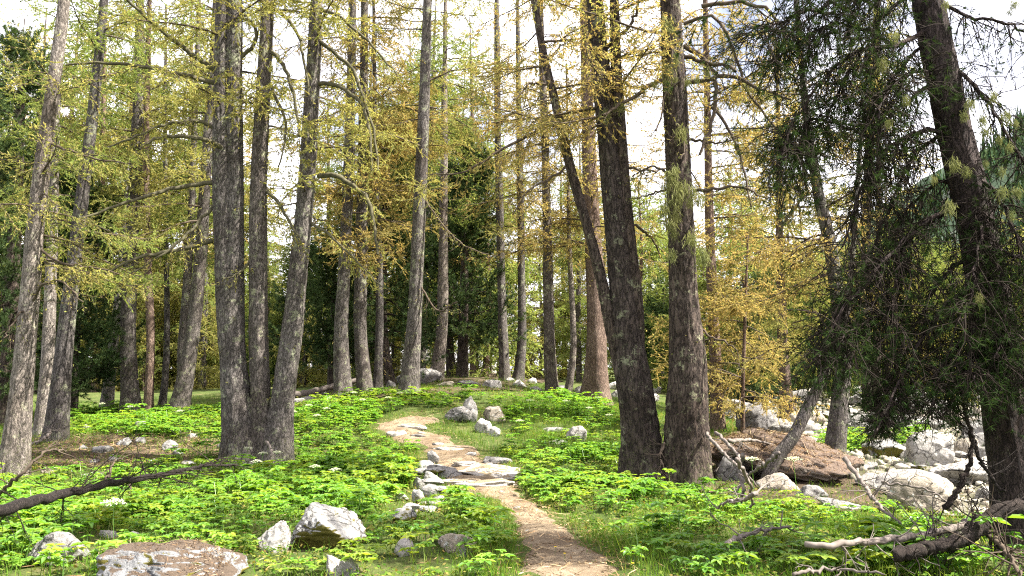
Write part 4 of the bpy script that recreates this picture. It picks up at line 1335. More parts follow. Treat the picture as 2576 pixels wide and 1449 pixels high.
rock(1082, 1222, 52, 34, 'whitish rounded edging stone with a leaning neighbour', 'rock_pale', .8, .3, 'edging_stone', seed=56, sub=4, cat='edging stone')
rock(1052, 1232, 36, 30, 'small round grey edging stone at the outer side of the path', 'rock', .8, .3, 'edging_stone', seed=57, sub=4, cat='edging stone')
rock(1082, 1252, 66, 32, 'wedge-shaped grey stone lying on the path edging', 'rock', .7, .3, 'edging_stone', seed=58, sub=4, cat='edging stone', tilt=.25)
rock(1098, 1272, 54, 24, 'flat grey stone under the wedge-shaped one', 'rock', .8, .3, 'edging_stone', seed=59, sub=4, cat='edging stone')
rock(1055, 1272, 42, 38, 'mossy dark stone in the path edging', 'rock_moss', .8, .3, 'edging_stone', seed=60, sub=4, cat='edging stone')
rock(1020, 1318, 70, 40, 'long stone cushioned with ochre moss at the end of the edging', 'rock_moss', .7, .3, 'edging_stone', seed=61, sub=4, cat='edging stone', tilt=-.4)
EL = 'rough grey stone of the stacked edging along the stepped stretch of path'
for u, v, w, h, lf in [(1075, 1180, 46, 26, 0), (1100, 1188, 60, 24, 0), (1066, 1196, 40, 24, 0), (1092, 1240, 50, 22, .1), (1060, 1250, 44, 24, 0), (1042, 1290, 54, 28, 0), (1075, 1290, 48, 22, 0), (1030, 1300, 40, 24, .06), (1105, 1255, 44, 18, .08), (1085, 1205, 52, 20, .08), (1290, 1190, 40, 18, 0), (1285, 1212, 44, 16, 0)]:
    rock(u, v, w * 1.3, h * .75, EL, random.choice(('rock', 'rock_pale', 'rock_moss', 'rock_tan')), .75, .25, 'edging_stone', group='stacked edging of the path', sub=4, cat='edging stone', lift=lf)
rock(1010, 1262, 36, 22, 'low mossy cobble beyond the outer edging', 'rock_moss', sub=4, seed=62)
rock(1040, 1082, 105, 14, 'thin flat slab where the path bends out of sight', 'rock_slab', .5, .4, 'path_slab', seed=63, sub=4, cat='slab', rot=0)
rock(1000, 1098, 60, 18, 'bright stone at the bend of the path', 'rock_slab', .6, .4, 'path_slab', seed=64, sub=4, cat='slab', rot=0)
rock(1052, 1104, 66, 12, 'dark root-like stone crossing the path', 'rock_dark', .4, .3, 'path_slab', seed=65, sub=4, cat='slab', rot=0)
# cairn-like group and stones of the meadow
rock(1163, 1062, 92, 46, 'big cracked grey stone of the group beside the path bend', 'rock', .8, .25, seed=71, sub=5)
rock(1183, 1062, 50, 62, 'pale blocky stone perched on top of the cracked one', 'rock_pale', .8, .12, seed=72, sub=4)
rock(1243, 1060, 62, 36, 'tan rounded stone next to the cracked one', 'rock_tan', .8, .3, seed=73, sub=4)
rock(1210, 1090, 56, 36, 'white sunlit stone below the cracked one', 'rock_pale', .8, .3, seed=74, sub=4)
rock(1238, 1098, 40, 28, 'lowest white stone of the group beside the path bend', 'rock_pale', .8, .3, seed=75, sub=4)
rock(1452, 1112, 62, 40, 'pale angular stone in the bright meadow before the twin trees', 'rock_pale', .8, .3, seed=76, sub=4)
rock(1405, 1118, 80, 18, 'low flat stone half hidden in meadow grass', 'rock_pale', .6, .4, seed=77, sub=4)
rock(1395, 1088, 100, 12, 'thin bleached slab lying in the meadow', 'rock_pale', .5, .4, seed=78, sub=4)
# crest stones
HL = 'pale stone lying along the rocky crest under the trees'
for u, v, w, h, mt in [(1045, 968, 130, 42, 'rock'), (1240, 978, 56, 26, 'rock_pale'), (1185, 972, 70, 16, 'rock_pale'), (1230, 938, 90, 30, 'rock_pale'), (1205, 944, 60, 18, 'rock_pale'), (1340, 966, 34, 16, 'rock_pale'),
                       (1305, 975, 46, 20, 'rock_pale'), (1120, 975, 50, 16, 'rock_tan'), (985, 978, 30, 22, 'rock'), (1415, 985, 50, 16, 'rock_pale'), (1455, 990, 34, 20, 'rock_pale'), (1350, 984, 40, 12, 'rock_pale'), (1280, 962, 30, 14, 'rock_pale'),
                       (1545, 980, 46, 22, 'rock_pale'), (1560, 1000, 50, 20, 'rock_pale'), (1640, 1010, 50, 20, 'rock_pale'), (1650, 990, 36, 18, 'rock_pale')]:
    rock(u, v, w, h, HL, mt, .7, .3, group='stones along the crest', sub=4)
SL = 'grey stone in the shaded litter near the dead log beside the three-stemmed larch'
for u, v, w, h in [(755, 1005, 40, 20), (800, 1000, 44, 22), (775, 1012, 36, 16), (830, 1010, 30, 18), (745, 1018, 40, 16), (790, 1022, 30, 12)]:
    rock(u, v, w, h, SL, 'rock', .8, .3, group='stones by the dead log', sub=4)
LL = 'weathered stone in the shaded litter hollow in front of the leaning trunks'
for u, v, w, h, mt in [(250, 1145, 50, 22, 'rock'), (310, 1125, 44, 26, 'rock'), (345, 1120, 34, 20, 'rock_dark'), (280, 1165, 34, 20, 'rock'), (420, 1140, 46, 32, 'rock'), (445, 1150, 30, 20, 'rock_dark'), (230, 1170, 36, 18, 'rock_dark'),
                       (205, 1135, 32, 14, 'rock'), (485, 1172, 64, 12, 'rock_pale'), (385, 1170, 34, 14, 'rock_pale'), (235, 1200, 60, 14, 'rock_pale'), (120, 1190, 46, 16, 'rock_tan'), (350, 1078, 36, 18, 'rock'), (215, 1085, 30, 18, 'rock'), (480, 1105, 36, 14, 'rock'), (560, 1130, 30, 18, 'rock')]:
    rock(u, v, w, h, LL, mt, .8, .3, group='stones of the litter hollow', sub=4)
# needle-covered outcrop
OC = G(1995, 1228)
me = rock_mesh('outcrop', 1.34, 1.05, .42, 'rock_brown', 6, 81, 15, .17, 7)
o = tag(link('outcrop', me, None, (OC[0] + .02, OC[1] + .95, OC[2] + .34)), 'wide sloping outcrop covered in brown needles with a shaded undercut edge', 'rock outcrop')
o.rotation_euler = (.06, .22, -.08)
litter_on(o, me, 3000, .4, 99, .16, 'litter')
litter_on(o, me, 3500, .4, 99, .10)
ROCKS.append((OC[0], OC[1] + .7, .8))
ROCKS.append((OC[0] + .7, OC[1] + .6, .5))
ROCKS.append((OC[0] - .7, OC[1] + .8, .5))
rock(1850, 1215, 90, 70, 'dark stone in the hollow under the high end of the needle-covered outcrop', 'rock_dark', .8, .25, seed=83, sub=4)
rock(1960, 1240, 110, 56, 'weathered block propping up the needle-covered outcrop', 'rock_tan', .6, .25, seed=84, sub=4)
rock(2050, 1262, 90, 44, 'small grey block in the shadow below the outcrop lip', 'rock', .6, .25, seed=85, sub=4)
rock(2125, 1288, 130, 34, 'weathered layered ledge at the lower lip of the needle-covered outcrop', 'rock', .5, .3, 'outcrop', tilt=.22, sub=5, seed=82, cat='rock outcrop', rot=0)
PL_ = 'small stone bedded in the trodden path'
for u, v, w, h in [(1420, 1395, 30, 9), (1385, 1430, 22, 8), (1330, 1345, 26, 9), (1480, 1420, 16, 6), (1365, 1365, 20, 7), (1300, 1285, 22, 8), (1445, 1445, 22, 8), (1260, 1245, 26, 9), (1400, 1350, 16, 6), (1100, 1125, 36, 9), (1130, 1140, 30, 9), (1180, 1150, 40, 10), (1060, 1095, 24, 8), (1230, 1180, 36, 9)]:
    rock(u, v, w, h, PL_, 'rock', .8, .35, 'path_stone', group='stones bedded in the path', sub=3, cat='stone')
# dry stream boulders
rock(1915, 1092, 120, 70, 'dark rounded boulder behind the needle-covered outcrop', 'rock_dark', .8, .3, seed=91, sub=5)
rock(2235, 1156, 165, 58, 'broad dazzling flat-topped boulder with a mossy front', 'rock_moss', .7, .35, seed=92, sub=5)
rock(2355, 1178, 125, 118, 'tall pale wedge of rock standing above the other stream boulders', 'rock_pale', .8, .25, seed=93, sub=5, planes=8, tilt=.2)
rock(2450, 1220, 260, 66, 'long sloping bleached slab in the stream bed', 'rock_pale', .55, .35, seed=94, sub=5, tilt=.14)
rock(2262, 1222, 66, 50, 'tan cube-like boulder by the tip of the outcrop', 'rock_tan', .8, .3, seed=95, sub=4)
rock(2350, 1292, 210, 118, 'big tan block at the near edge of the stream bed', 'rock_tan', .6, .3, seed=96, sub=5, planes=8)
rock(2300, 1160, 66, 28, 'flat oval white stone beside the dazzling boulder', 'rock_pale', .7, .3, seed=97, sub=4)
rock(2490, 1130, 130, 84, 'greyish faceted boulder farther up the stream bed', 'rock', .8, .3, seed=98, sub=5)
rock(2510, 1265, 90, 36, 'rounded white boulder near the dark pine trunk', 'rock_pale', .8, .3, seed=99, sub=4)
HAND = [r for r in ROCKS if r[1] < 15]
BL = 'pale rounded boulder strewn in the dry stream bed'
rp = [rock_mesh('boulder', 1, .82, .72, mt, 4, 300 + k) for k, mt in enumerate(('rock_pale', 'rock', 'rock_pale', 'rock_pale', 'rock_tan', 'rock', 'rock_pale', 'rock_moss'))]
mnx, mxx = stream_w.min(0), stream_w.max(0)
cnt = 0
for tries in range(12000):
    x, y = rng.uniform(mnx, mxx)
    if not inside(stream_w, np.array([x]), np.array([y]))[0]:
        continue
    pu, pv, _ = proj((x, y, float(H(x, y))))
    if pu[0] > 2600:
        continue
    s = .10 + .36 * rng.random() ** 2.2
    s *= 1.25 if y > 16 else 1.0
    if any((x - a) ** 2 + (y - b_) ** 2 < ((c_ + s) * .52) ** 2 for a, b_, c_ in ROCKS) or any((x - a) ** 2 + (y - b_) ** 2 < (c_ + s) ** 2 for a, b_, c_ in TRUNKS):
        continue
    o = link('boulder', rp[rng.integers(8)], None, (x, y, float(H(x, y)) + s * .22))
    o.scale = (s * rng.uniform(.8, 1.4), s * rng.uniform(.8, 1.3), s * rng.uniform(.6, 1.1))
    o.rotation_euler = (rng.uniform(-.25, .25), rng.uniform(-.25, .25), rng.uniform(0, 6.28))
    tag(o, BL, 'boulder', 'boulders of the dry stream bed')
    ROCKS.append((x, y, s * .8))
    cnt += 1
    if cnt >= 285:
        break
print('boulders', cnt)

# small stones between the boulders
x, y = rng.uniform(mnx[0], mxx[0], 26000), rng.uniform(mnx[1], mxx[1], 26000)
ok = inside(stream_w, x, y)
x, y = x[ok], y[ok]
d0, f0 = ico(2)
g = Geo()
n_ = len(x)
s_ = .018 + .075 * rng.random(n_) ** 2.5
vv = d0[None] * (1 + .28 * rng.normal(size=(n_, len(d0), 1)).clip(-1, 1) * .6) * s_[:, None, None] * rng.uniform(.6, 1.4, (n_, 1, 3)) * np.array((1, 1, .7))
vv += np.stack((x, y, H(x, y) + .02 + s_ * .2), 1)[:, None]
g.add(vv, None, (f0[None] + (np.arange(n_) * len(d0))[:, None, None]).reshape(-1, 3))
kind(link('stream_pebbles', g.mesh('stream_pebbles', M['pebble'], smooth=False)), 'stuff')

# ------------------------------------------------------------------ fallen wood
def sight(u, v, lift):
    """point on the sight line that stands lift above the terrain"""
    r = ray(u, v)
    ys = np.linspace(4.5, 45, 1600)
    p = EYE + r[None] * (ys / r[1])[:, None]
    below = p[:, 2] < H(p[:, 0], p[:, 1]) + lift
    return p[np.argmax(below)] if below.any() else p[-1]


def deadwood(name, label, px, ds, w0, w1, mat='twig', ntw=20, tl=.5, lift=0, cat='dead branch', S=9, group=None, up=.2):
    if ds is None:
        pts = np.array([sight(u, v, lf) for (u, v), lf in zip(px, np.broadcast_to(lift, len(px)))])
        ds = pts[:, 1]
    else:
        pts = np.array([P(u, v, d) for (u, v), d in zip(px, ds)])
        pts[:, 2] = np.maximum(pts[:, 2], H(pts[:, 0], pts[:, 1]) + lift)
    o = thing(name, pts[0], label, cat, group)
    n = max(10, len(px) * 8)
    c = resample(pts, n)
    c[1:-1] += rng.normal(size=(n - 2, 3)) * .008
    g = Geo()
    rad = np.linspace(w0, w1, n) / 2 * np.mean(ds) / FPX
    rad[0] *= .12
    rad[-1] *= .12
    c[0] = c[1] + (c[0] - c[1]) * .12
    tubes(g, c[None], rad[None] * (1 + .05 * rng.normal(size=(1, n))), S)
    link('stem', g.mesh('stem', M[mat], pts[0]), o)
    if ntw:
        g = Geo()
        t = rng.uniform(.05, 1, (1, ntw))
        p, tg = along(c[None], t)
        d = tg[0] * .3 + rng.normal(size=(ntw, 3)) * .6 + UP * up
        s = grow(p[0], d, tl * rng.uniform(.3, 1.1, ntw), 6, .15, .1, .16)
        tubes(g, s, np.full((ntw, 6), .006) * np.array((1.3, 1, .85, .7, .5, .3)), 4)
        p, tg = along(s, rng.uniform(.2, .9, (ntw, 4)))
        s2 = grow(p.reshape(-1, 3), (tg + rng.normal(size=p.shape) * .6).reshape(-1, 3), tl * rng.uniform(.1, .4, ntw * 4), 4, .1, .1, .15)
        tubes(g, s2, np.full((len(s2), 4), .003), 3)
        link('twigs', g.mesh('twigs', M[mat], pts[0]), o)
    return o


deadwood('fallen_larch', 'long fallen dead stem with knobbly twigs stretched over the leaves', [(-60, 1300), (60, 1268), (200, 1232), (330, 1208), (440, 1188), (520, 1172), (600, 1170)], None, 24, 7, 'log_dark', 44, .75, (.5, .5, .5, .5, .48, .45, .4))
deadwood('dead_branch', 'thin bare branch sloping up past the foot of the pale leaning larch', [(-20, 1262), (40, 1205), (98, 1150), (125, 1132), (170, 1136)], None, 10, 4, 'twig', 8, .4, (.35, .6, .8, .85, .8))
deadwood('dead_branch', 'forked upright twig carrying pale bark scraps in the shaded hollow', [(255, 1230), (275, 1190), (285, 1165), (310, 1150)], [11.6, 11.7, 11.8, 11.9], 9, 3, 'twig', 10, .4)
deadwood('dead_branch', 'hanging knotted twig below the long fallen stem', [(328, 1215), (326, 1250), (328, 1290), (325, 1310)], [12.0, 11.8, 11.6, 11.5], 8, 3, 'twig', 6, .3, up=-.4)
deadwood('fallen_log', 'bleached log propped on stones beside the clump of trunks', [(735, 1000), (790, 985), (850, 968), (900, 955)], [23.2, 23.4, 23.6, 23.8], 18, 12, 'twig_grey', 8, .5, .15, 'log')
deadwood('fallen_branch', 'heavy crooked dead limb lying at the foot of the drooping pine', [(2240, 1400), (2330, 1380), (2420, 1358), (2470, 1318), (2530, 1285), (2620, 1268)], None, 30, 48, 'log_dark', 30, .5, (.2, .25, .3, .4, .5, .55))
deadwood('fallen_branch', 'grey dead branch lying level in the shaded grass and leaves', [(2010, 1372), (2100, 1372), (2190, 1362), (2290, 1350), (2390, 1332), (2460, 1308)], None, 14, 22, 'twig_grey', 18, .4, .3)
deadwood('fallen_branch', 'thin bare branches spreading below the crooked dead limb', [(2440, 1320), (2490, 1350), (2540, 1400), (2570, 1450)], None, 16, 6, 'twig', 24, .6, .3)
deadwood('dead_branch', 'dangling forked branch reaching down beside the drooping pine trunk', [(2420, 1010), (2442, 1090), (2440, 1160), (2410, 1230), (2372, 1282)], [7.4, 7.4, 7.35, 7.3, 7.3], 8, 16, 'log_dark', 8, .3, 0, up=-.3)
deadwood('dead_branch', 'second prong sloping from the dangling branch to the pine foot', [(2442, 1080), (2465, 1150), (2490, 1200), (2530, 1240)], [7.4, 7.4, 7.4, 7.4], 9, 9, 'log_dark', 5, .3, 0)
deadwood('dead_branch', 'short grey branch in the shaded grass nearest the path', [(1822, 1372), (1880, 1345), (1940, 1330), (1995, 1326)], None, 14, 6, 'twig_grey', 12, .35, .2)
deadwood('dead_branch', 'slim curved branch at the very bottom of the shaded grass', [(1990, 1445), (2080, 1432), (2150, 1436), (2230, 1446)], None, 10, 5, 'twig_grey', 4, .2, .25)
deadwood('dead_branch', 'bare branch arching off the tip of the needle-covered outcrop', [(2120, 1145), (2170, 1215), (2210, 1270), (2270, 1320)], None, 14, 5, 'twig_grey', 10, .5, (.75, .5, .4, .3))
deadwood('dead_branch', 'thin twig arching over the tan block in the stream bed', [(2210, 1215), (2290, 1222), (2360, 1245), (2400, 1290)], [10.6, 10.4, 10.2, 10], 7, 3, 'twig_grey', 5, .3, .05)
for k, (px, lab) in enumerate([
        ([(1775, 1090), (1830, 1150), (1880, 1195), (1905, 1225)], 'longest bleached stick of the brush heap, sloping from the massive larch'),
        ([(1800, 1085), (1845, 1130), (1870, 1180), (1890, 1230)], 'bleached stick leaning beside the longest one in the brush heap'),
        ([(1960, 1140), (1920, 1170), (1880, 1200), (1850, 1240)], 'bleached stick crossing the brush heap the other way'),
        ([(1870, 1140), (1862, 1180), (1870, 1230), (1865, 1265)], 'stub of stick standing upright in the brush heap'),
        ([(1830, 1110), (1900, 1108), (1980, 1130)], 'thin stick lying on the needles above the brush heap'),
        ([(1900, 1240), (1870, 1255), (1830, 1262), (1800, 1280)], 'lowest stick of the brush heap, half in the leaves'),
        ([(1850, 1150), (1885, 1220), (1892, 1280)], 'split grey stick hanging in the middle of the brush heap')]):
    deadwood('dead_stick', lab, px, None, 10, 6, 'twig_grey', 3, .3, tuple(np.linspace(.75, .25, len(px)) + .04 * k), 'stick', 6, 'sticks of the brush heap', .1)
deadwood('exposed_root', 'bare looping root between the stems of the three-stemmed larch', [(668, 1110), (682, 1130), (680, 1150), (672, 1172)], [14.4, 14.35, 14.3, 14.3], 8, 6, 'twig_grey', 3, .3, 0, 'root')
deadwood('exposed_root', 'tangle of bare rootlets in the gap between the twin larches', [(1672, 1110), (1660, 1150), (1668, 1180), (1650, 1205)], [12.7, 12.6, 12.55, 12.5], 8, 5, 'twig_red', 26, .45, 0, 'root', up=-.5)
deadwood('exposed_root', 'spidery roots fanning out at the foot of the leaning grey larch', [(130, 1080), (115, 1100), (95, 1112), (70, 1116)], [16.6, 16.5, 16.4, 16.4], 10, 5, 'twig_grey', 18, .5, .03, 'root')

# ------------------------------------------------------------------ ground cover
LP = {  # density of broad-leaved plants by picture region
    'a': ([(-300, 1175), (200, 1190), (560, 1150), (600, 1195), (720, 1185), (740, 1030), (860, 1000), (1010, 990), (1200, 1000), (1100, 1030), (950, 1050), (960, 1085), (1060, 1110), (1080, 1160), (1050, 1230), (960, 1280), (900, 1330), (900, 1460), (-300, 1460)], 15),
    'b': ([(1250, 1130), (1330, 1130), (1560, 1130), (1580, 1190), (1640, 1240), (1760, 1240), (1800, 1260), (1600, 1300), (1400, 1285), (1300, 1255), (1310, 1190)], 15),
    'c': ([(160, 1045), (600, 1030), (590, 1110), (420, 1105), (150, 1100)], 12),
    'd': ([(1200, 1000), (1480, 1000), (1570, 1060), (1560, 1130), (1280, 1110), (1260, 1040)], 6),
    'e': ([(900, 1340), (1010, 1290), (1130, 1250), (1230, 1300), (1270, 1380), (1280, 1460), (890, 1460)], 9),
    'f': ([(1760, 1240), (1860, 1270), (2060, 1290), (2200, 1290), (2260, 1330), (1900, 1330), (1750, 1290)], 9),
    'g': ([(2050, 1290), (2350, 1290), (2400, 1340), (2300, 1370), (2060, 1330)], 10),
    'h': ([(1800, 1390), (2500, 1370), (2700, 1400), (2700, 1460), (1650, 1460)], 9),
    'i': ([(2060, 1110), (2170, 1090), (2180, 1150), (2080, 1160)], 18),
    'j': ([(2240, 1080), (2330, 1080), (2330, 1130), (2260, 1130)], 18),
    'l': ([(1560, 1310), (1900, 1320), (2300, 1370), (1800, 1400), (1650, 1460), (1560, 1460)], 4),
    'k': ([(2420, 1330), (2560, 1290), (2600, 1400), (2450, 1380)], 6)}
NEARP = 5.4


def scatter(n, y0=5.4, y1=30):
    y = np.sqrt(rng.uniform(y0 * y0, y1 * y1, n))
    x = rng.uniform(-.74, .74, n) * y
    return x, y


def clear(x, y, margin=.0, pathm=.05, front=0.0):
    ok = path_dist(x, y) > pathm
    for a, b_, c_ in ROCKS:
        ok &= (x - a) ** 2 + (y - b_) ** 2 > (c_ + margin) ** 2
    for a, b_, c_ in TRUNKS:
        ok &= (x - a) ** 2 + (y - b_) ** 2 > (c_ + margin) ** 2
    if front:
        for a, b_, c_ in HAND:
            ok &= ~((np.abs(x - a) < c_ * .95) & (y < b_) & (y > b_ - c_ - front))
    return ok


def leaf_plant(n_st, hgt):
    """a clump of stalks each carrying a compound leaf; returns verts (n,3) and quads"""
    V, Q = [], []

    def leaflet(o, d, L, W, droop):
        s = norm(np.cross(d, UP))
        up = np.cross(s, d)
        m = o + d * L * .5 - UP * droop * L * .12
        tip = o + d * L - UP * droop * L * .45
        f = up * W * .22
        k = len(V)
        V.extend([o, o + d * L * .34 - s * W * .5 + f, o + d * L * .72 - s * W * .40 + f - UP * droop * L * .2, tip, o + d * L * .72 + s * W * .40 + f - UP * droop * L * .2, o + d * L * .34 + s * W * .5 + f])
        Q.append((k, k + 1, k + 2, k + 3))
        Q.append((k, k + 3, k + 4, k + 5))

    for i in range(n_st):
        az = random.uniform(0, 6.28)
        le = random.uniform(.15, .6)
        h = hgt * random.uniform(.55, 1.15)
        b0 = np.array((random.uniform(-.06, .06), random.uniform(-.06, .06), 0))
        tip = b0 + np.array((math.cos(az) * le * h, math.sin(az) * le * h, h))
        w = np.array((-math.sin(az), math.cos(az), 0)) * .0035
        k = len(V)
        V.extend([b0 - w, b0 + w, tip + w * .6, tip - w * .6])
        Q.append((k, k + 1, k + 2, k + 3))
        nl = random.choice((5, 6, 7))
        sz = random.uniform(.05, .10)
        for j in range(nl):
            a = az + (j - (nl - 1) / 2) * (4.6 / (nl - 1))
            d = norm(np.array((math.cos(a), math.sin(a), random.uniform(-.15, .32))))
            leaflet(tip, d, sz * random.uniform(.8, 1.15), sz * random.uniform(.42, .56), random.uniform(.1, .7))
    return np.array(V), np.array(Q)


PL = [leaf_plant(n_, h_) for n_, h_ in ((5, .15), (6, .18), (5, .21), (7, .17), (4, .13), (6, .24), (4, .3))]


def bake(name, protos, x, y, s, mat):
    g = Geo()
    z = H(x, y)
    w = rng.integers(0, len(protos), len(x))
    az = rng.uniform(0, 6.28, len(x))
    for k, (v, q) in enumerate(protos):
        i = np.where(w == k)[0]
        if not len(i):
            continue
        c, sn = np.cos(az[i])[:, None], np.sin(az[i])[:, None]
        sc = s[i][:, None]
        X = (v[None, :, 0] * c - v[None, :, 1] * sn) * sc + x[i][:, None]
        Y = (v[None, :, 0] * sn + v[None, :, 1] * c) * sc + y[i][:, None]
        Z = v[None, :, 2] * sc * rng.uniform(.55, 1.2, (len(i), 1)) + z[i][:, None] - .01
        g.add(np.stack((X, Y, Z), -1), (q[None] + (np.arange(len(i)) * len(v))[:, None, None]).reshape(-1, 4))
    return kind(link(name, g.mesh(name, mat, smooth=False)), 'stuff')


# candidates thinned by the region they fall in
x, y = scatter(70000)
u, v, _ = proj(np.column_stack((x, y, H(x, y))))
area = .74 * (30 ** 2 - 5.4 ** 2)
cd = 70000 / area
dens = np.zeros(len(x))
for poly, dn in LP.values():
    dens = np.where(inside(poly, u, v), dn, dens)
dens = np.where(inside([(1000, 1315), (1030, 1235), (1060, 1160), (1110, 1150), (1120, 1310)], u, v), .6, dens)
dens *= np.clip(1.1 + .9 * fbm(np.column_stack((x, y, 0 * x)) * .9, 2, 41), .25, 1.6)
ok = (rng.random(len(x)) < dens * 2.1 / cd) & clear(x, y, .04, .08, .75)
print('plants', ok.sum())
x, y = x[ok], y[ok]
sp = fbm(np.column_stack((x, y, 0 * x)) * .8, 2, 61) + .45 * rng.normal(size=len(x)) > .28
sz_ = np.interp(y, (7, 11, 14), (1.02, .92, .85)) * rng.uniform(.65, 1.3, len(x)) * np.clip(1 + .5 * fbm(np.column_stack((x, y, 0 * x)) * .6, 2, 62), .6, 1.4)
bake('leafy_ground_cover', PL, x[~sp], y[~sp], sz_[~sp], M['plant'])
bake('pale_ground_cover', PL, x[sp], y[sp], sz_[sp] * .9, M['plant_pale'])
# low mixed herbs close to the soil
x, y = scatter(120000, 5.4, 24)
ok = (rng.random(len(x)) < .35 + .9 * fbm(np.column_stack((x, y, 0 * x)) * 1.2, 3, 66)) & clear(x, y, -.03, .02) & ~inside(stream_w, x, y)
x, y = x[ok], y[ok]
n_ = len(x) * 4
c = np.column_stack((np.repeat(x, 4) + rng.normal(size=n_) * .022, np.repeat(y, 4) + rng.normal(size=n_) * .022, np.repeat(H(x, y), 4) + rng.uniform(.012, .085, n_)))
nrm = norm(rng.normal(size=(n_, 3)) * .5 + UP)
e1 = norm(np.cross(nrm, rng.normal(size=(n_, 3)))) * rng.uniform(.010, .026, n_)[:, None]
e2 = np.cross(nrm, e1) * .55
g = Geo()
g.add(np.stack((c - e1, c - e2, c + e1, c + e2), 1), np.arange(n_ * 4).reshape(-1, 4))
kind(link('low_herbs', g.mesh('low_herbs', M['herb'], smooth=False)), 'stuff')

# grass
def blades(name, x, y, h, mat, lean=.5):
    n_ = len(x)
    z = H(x, y)
    b = np.column_stack((x, y, z - .01))
    az = rng.uniform(0, 6.28, n_)
    w = np.column_stack((np.cos(az), np.sin(az), 0 * az)) * rng.uniform(.002, .0042, n_)[:, None]
    l = rng.normal(size=(n_, 2)) * lean
    d1 = norm(np.column_stack((l * .5, np.ones(n_))))
    d2 = norm(np.column_stack((l * 1.5, np.ones(n_) * .8)))
    hh = h[:, None]
    m_ = b + d1 * hh * .55
    t = m_ + d2 * hh * .5
    V = np.stack((b - w, b + w, m_ + w * .8, m_ - w * .8, t), 1)
    i = np.arange(n_)[:, None] * 5
    g = Geo()
    g.add(V, i + np.array((0, 1, 2, 3)), i + np.array((3, 2, 4)))
    return kind(link(name, g.mesh(name, mat, smooth=False)), 'stuff')


x, y = scatter(520000, 5.4, 27)
u, v, _ = proj(np.column_stack((x, y, H(x, y))))
pd = path_dist(x, y)
gd = np.full(len(x), .22)
for poly, val in (([(1270, 1010), (1560, 1020), (1580, 1150), (1300, 1130)], .9), ([(1230, 1240), (1300, 1300), (1330, 1460), (1130, 1460), (1150, 1280)], .9),
                  ([(1480, 1290), (1800, 1260), (2400, 1330), (2500, 1460), (1520, 1460), (1450, 1400)], .9), ([(150, 1100), (560, 1110), (560, 1160), (200, 1180)], .35)):
    gd = np.where(inside(poly, u, v), val, gd)
gd = np.where(pd < .3, np.maximum(gd, .8), gd)
gd = np.where(pd < .0, .75 * np.clip(1 + pd / .24, 0, 1) ** 1.6, gd)
gd = np.where(inside(stream_w, x, y), .12 * (fbm(np.column_stack((x, y, 0 * x)) * .7, 2, 77) > 0), gd)
pn = .5 + .9 * fbm(np.column_stack((x, y, 0 * x)) * 1.6, 3, 51)
ok = (rng.random(len(x)) < gd * np.clip(pn + .35, .1, 1)) & clear(x, y, -.06, -.2)
ok0 = ok
x, y = x[ok], y[ok]
print('blades', len(x))
hgt = rng.uniform(.05, .18, len(x)) * np.clip(pd[ok0] / .25 + .5, .35, 1) * np.clip(1 + .5 * vnoise(np.column_stack((x, y, 0 * x)) * 1.1, 3), .5, 1.6)
blades('grass', x, y, hgt, M['grass'])
x, y = scatter(60000, 5.4, 26)
pd = path_dist(x, y)
ok = (rng.random(len(x)) < np.where(pd < -.02, .12 * (y > 11), np.where(pd < .35, .45, .05)) * (fbm(np.column_stack((x, y, 0 * x)) * 1.3, 2, 91) > -.05)) & clear(x, y, -.05, -.6)
x, y = x[ok], y[ok]
blades('dry_grass', x, y, rng.uniform(.05, .16, len(x)), M['dry'], .7)

# fallen needles, twigs and chips on the path and the bare floor
x, y = scatter(90000, 5.4, 20)
pd = path_dist(x, y)
u, v, _ = proj(np.column_stack((x, y, H(x, y))))
hol = inside([(60, 1110), (200, 1095), (480, 1090), (560, 1130), (540, 1170), (300, 1185), (90, 1180)], u, v)
ok = (rng.random(len(x)) < np.where(pd < 0, .9, np.where(pd < .3, .5, .07)) + .8 * hol) & clear(x, y, -.05, -2)
x, y = x[ok], y[ok]
n_ = len(x)
print('litter', n_)
c = np.column_stack((x, y, H(x, y) + .034))
az = rng.uniform(0, 6.283, n_)
dl = np.column_stack((np.cos(az), np.sin(az), rng.normal(size=n_) * .25)) * (.014 + .12 * rng.random(n_) ** 4)[:, None] * (1 + 1.5 * hol[ok, None])
wl = np.column_stack((-np.sin(az), np.cos(az), 0 * az)) * rng.uniform(.0016, .006, n_)[:, None]
g = Geo()
g.add(np.stack((c - dl - wl * .5, c + wl, c + dl, c - wl + UP * .004), 1), np.arange(n_ * 4).reshape(-1, 4))
kind(link('needle_litter', g.mesh('needle_litter', M['litter'], smooth=False)), 'stuff')

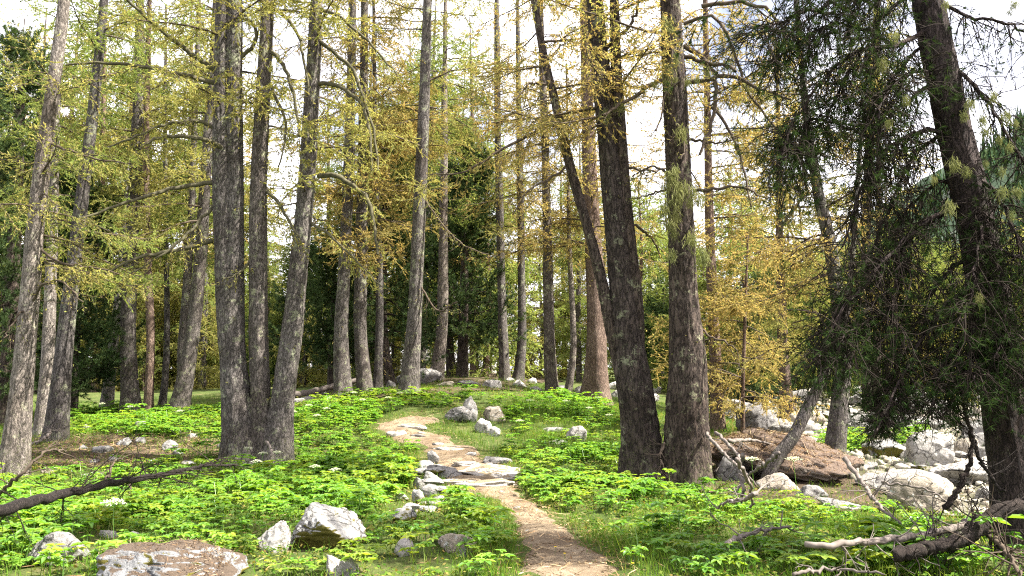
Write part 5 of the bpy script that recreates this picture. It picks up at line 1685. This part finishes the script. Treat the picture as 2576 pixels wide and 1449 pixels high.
# white umbels
def umbel(u, v, lab, h=.40, s=.072):
    p = G(u, v)
    o = thing('white_flower', p, lab, 'flower', 'white umbel flowers')
    top = np.array((rng.uniform(-.06, .06), rng.uniform(-.06, .06), h))
    g = Geo()
    c = np.array([(0, 0, -.02), top * np.array((.4, .4, .5)), top])
    tubes(g, resample(c, 6)[None], np.full((1, 6), .003), 4)
    sp = []
    n_ = 16
    a = np.arange(n_) * 2.39996
    r = s * np.sqrt((np.arange(n_) + .5) / n_)
    ends = top + np.column_stack((np.cos(a) * r, np.sin(a) * r, .055 - r * r / s * .35))
    tubes(g, np.stack((np.repeat(top[None], n_, 0), (top + ends) / 2 + UP * .004, ends), 1), np.full((n_, 3), .0012), 3)
    link('stalk', g.mesh('stalk', M['plant']), o)
    g = Geo()
    q = np.repeat(ends, 12, 0) + rng.normal(size=(n_ * 12, 3)) * np.array((s * .13, s * .13, .004))
    nrm = norm(rng.normal(size=q.shape) * .35 + UP)
    e1 = norm(np.cross(nrm, rng.normal(size=q.shape))) * s * .075
    e2 = np.cross(nrm, e1)
    g.add(np.stack((q - e1, q - e2, q + e1, q + e2), 1), np.arange(len(q) * 4).reshape(-1, 4))
    link('flower_head', g.mesh('flower_head', M['flower'], smooth=False), o)


UL = 'flat white umbel standing above the leaves in front of the larches'
for u, v in [(620, 1200), (660, 1215), (690, 1212), (640, 1240), (740, 1095), (770, 1075), (800, 1105), (910, 1060), (790, 1260), (850, 1270), (820, 1085), (980, 1055), (1010, 1040), (890, 1040), (1330, 1060), (1380, 1050), (1430, 1060), (1480, 1080), (1500, 1050), (1300, 1120), (1540, 1100), (450, 1090), (560, 1075), (330, 1075), (250, 1065)]:
    umbel(u, v, UL)
umbel(285, 1395, 'three-branched white umbel beside the flat litter-capped boulder', .42, .11)
umbel(1900, 1290, 'pale umbel rising in front of the needle-covered outcrop', .6, .09)
umbel(2010, 1300, 'pale umbel with drooping rays near the shaded undercut', .62, .09)
YL = 'small yellow flower in the shaded grass edging the path'
for u, v in [(1395, 1408), (1418, 1425), (1590, 1455), (1610, 1395)]:
    p = G(u, v)
    o = thing('yellow_flower', p, YL, 'flower', 'yellow flowers by the path')
    g = Geo()
    tubes(g, np.array([[(0, 0, -.01), (.005, 0, .05), (.008, .003, .10)]]), np.full((1, 3), .0014), 3)
    link('stalk', g.mesh('stalk', M['plant']), o)
    g = Geo()
    a = np.arange(7) * 6.283 / 7
    cc = np.array((.008, .003, .10))
    d = np.column_stack((np.cos(a), np.sin(a), a * 0 + .35)) * .014
    sd2 = np.column_stack((-np.sin(a), np.cos(a), a * 0)) * .005
    g.add(np.stack((np.repeat(cc[None], 7, 0), cc + d * .7 - sd2, cc + d, cc + d * .7 + sd2), 1), np.arange(28).reshape(7, 4))
    link('petals', g.mesh('petals', M['yellow'], smooth=False), o)
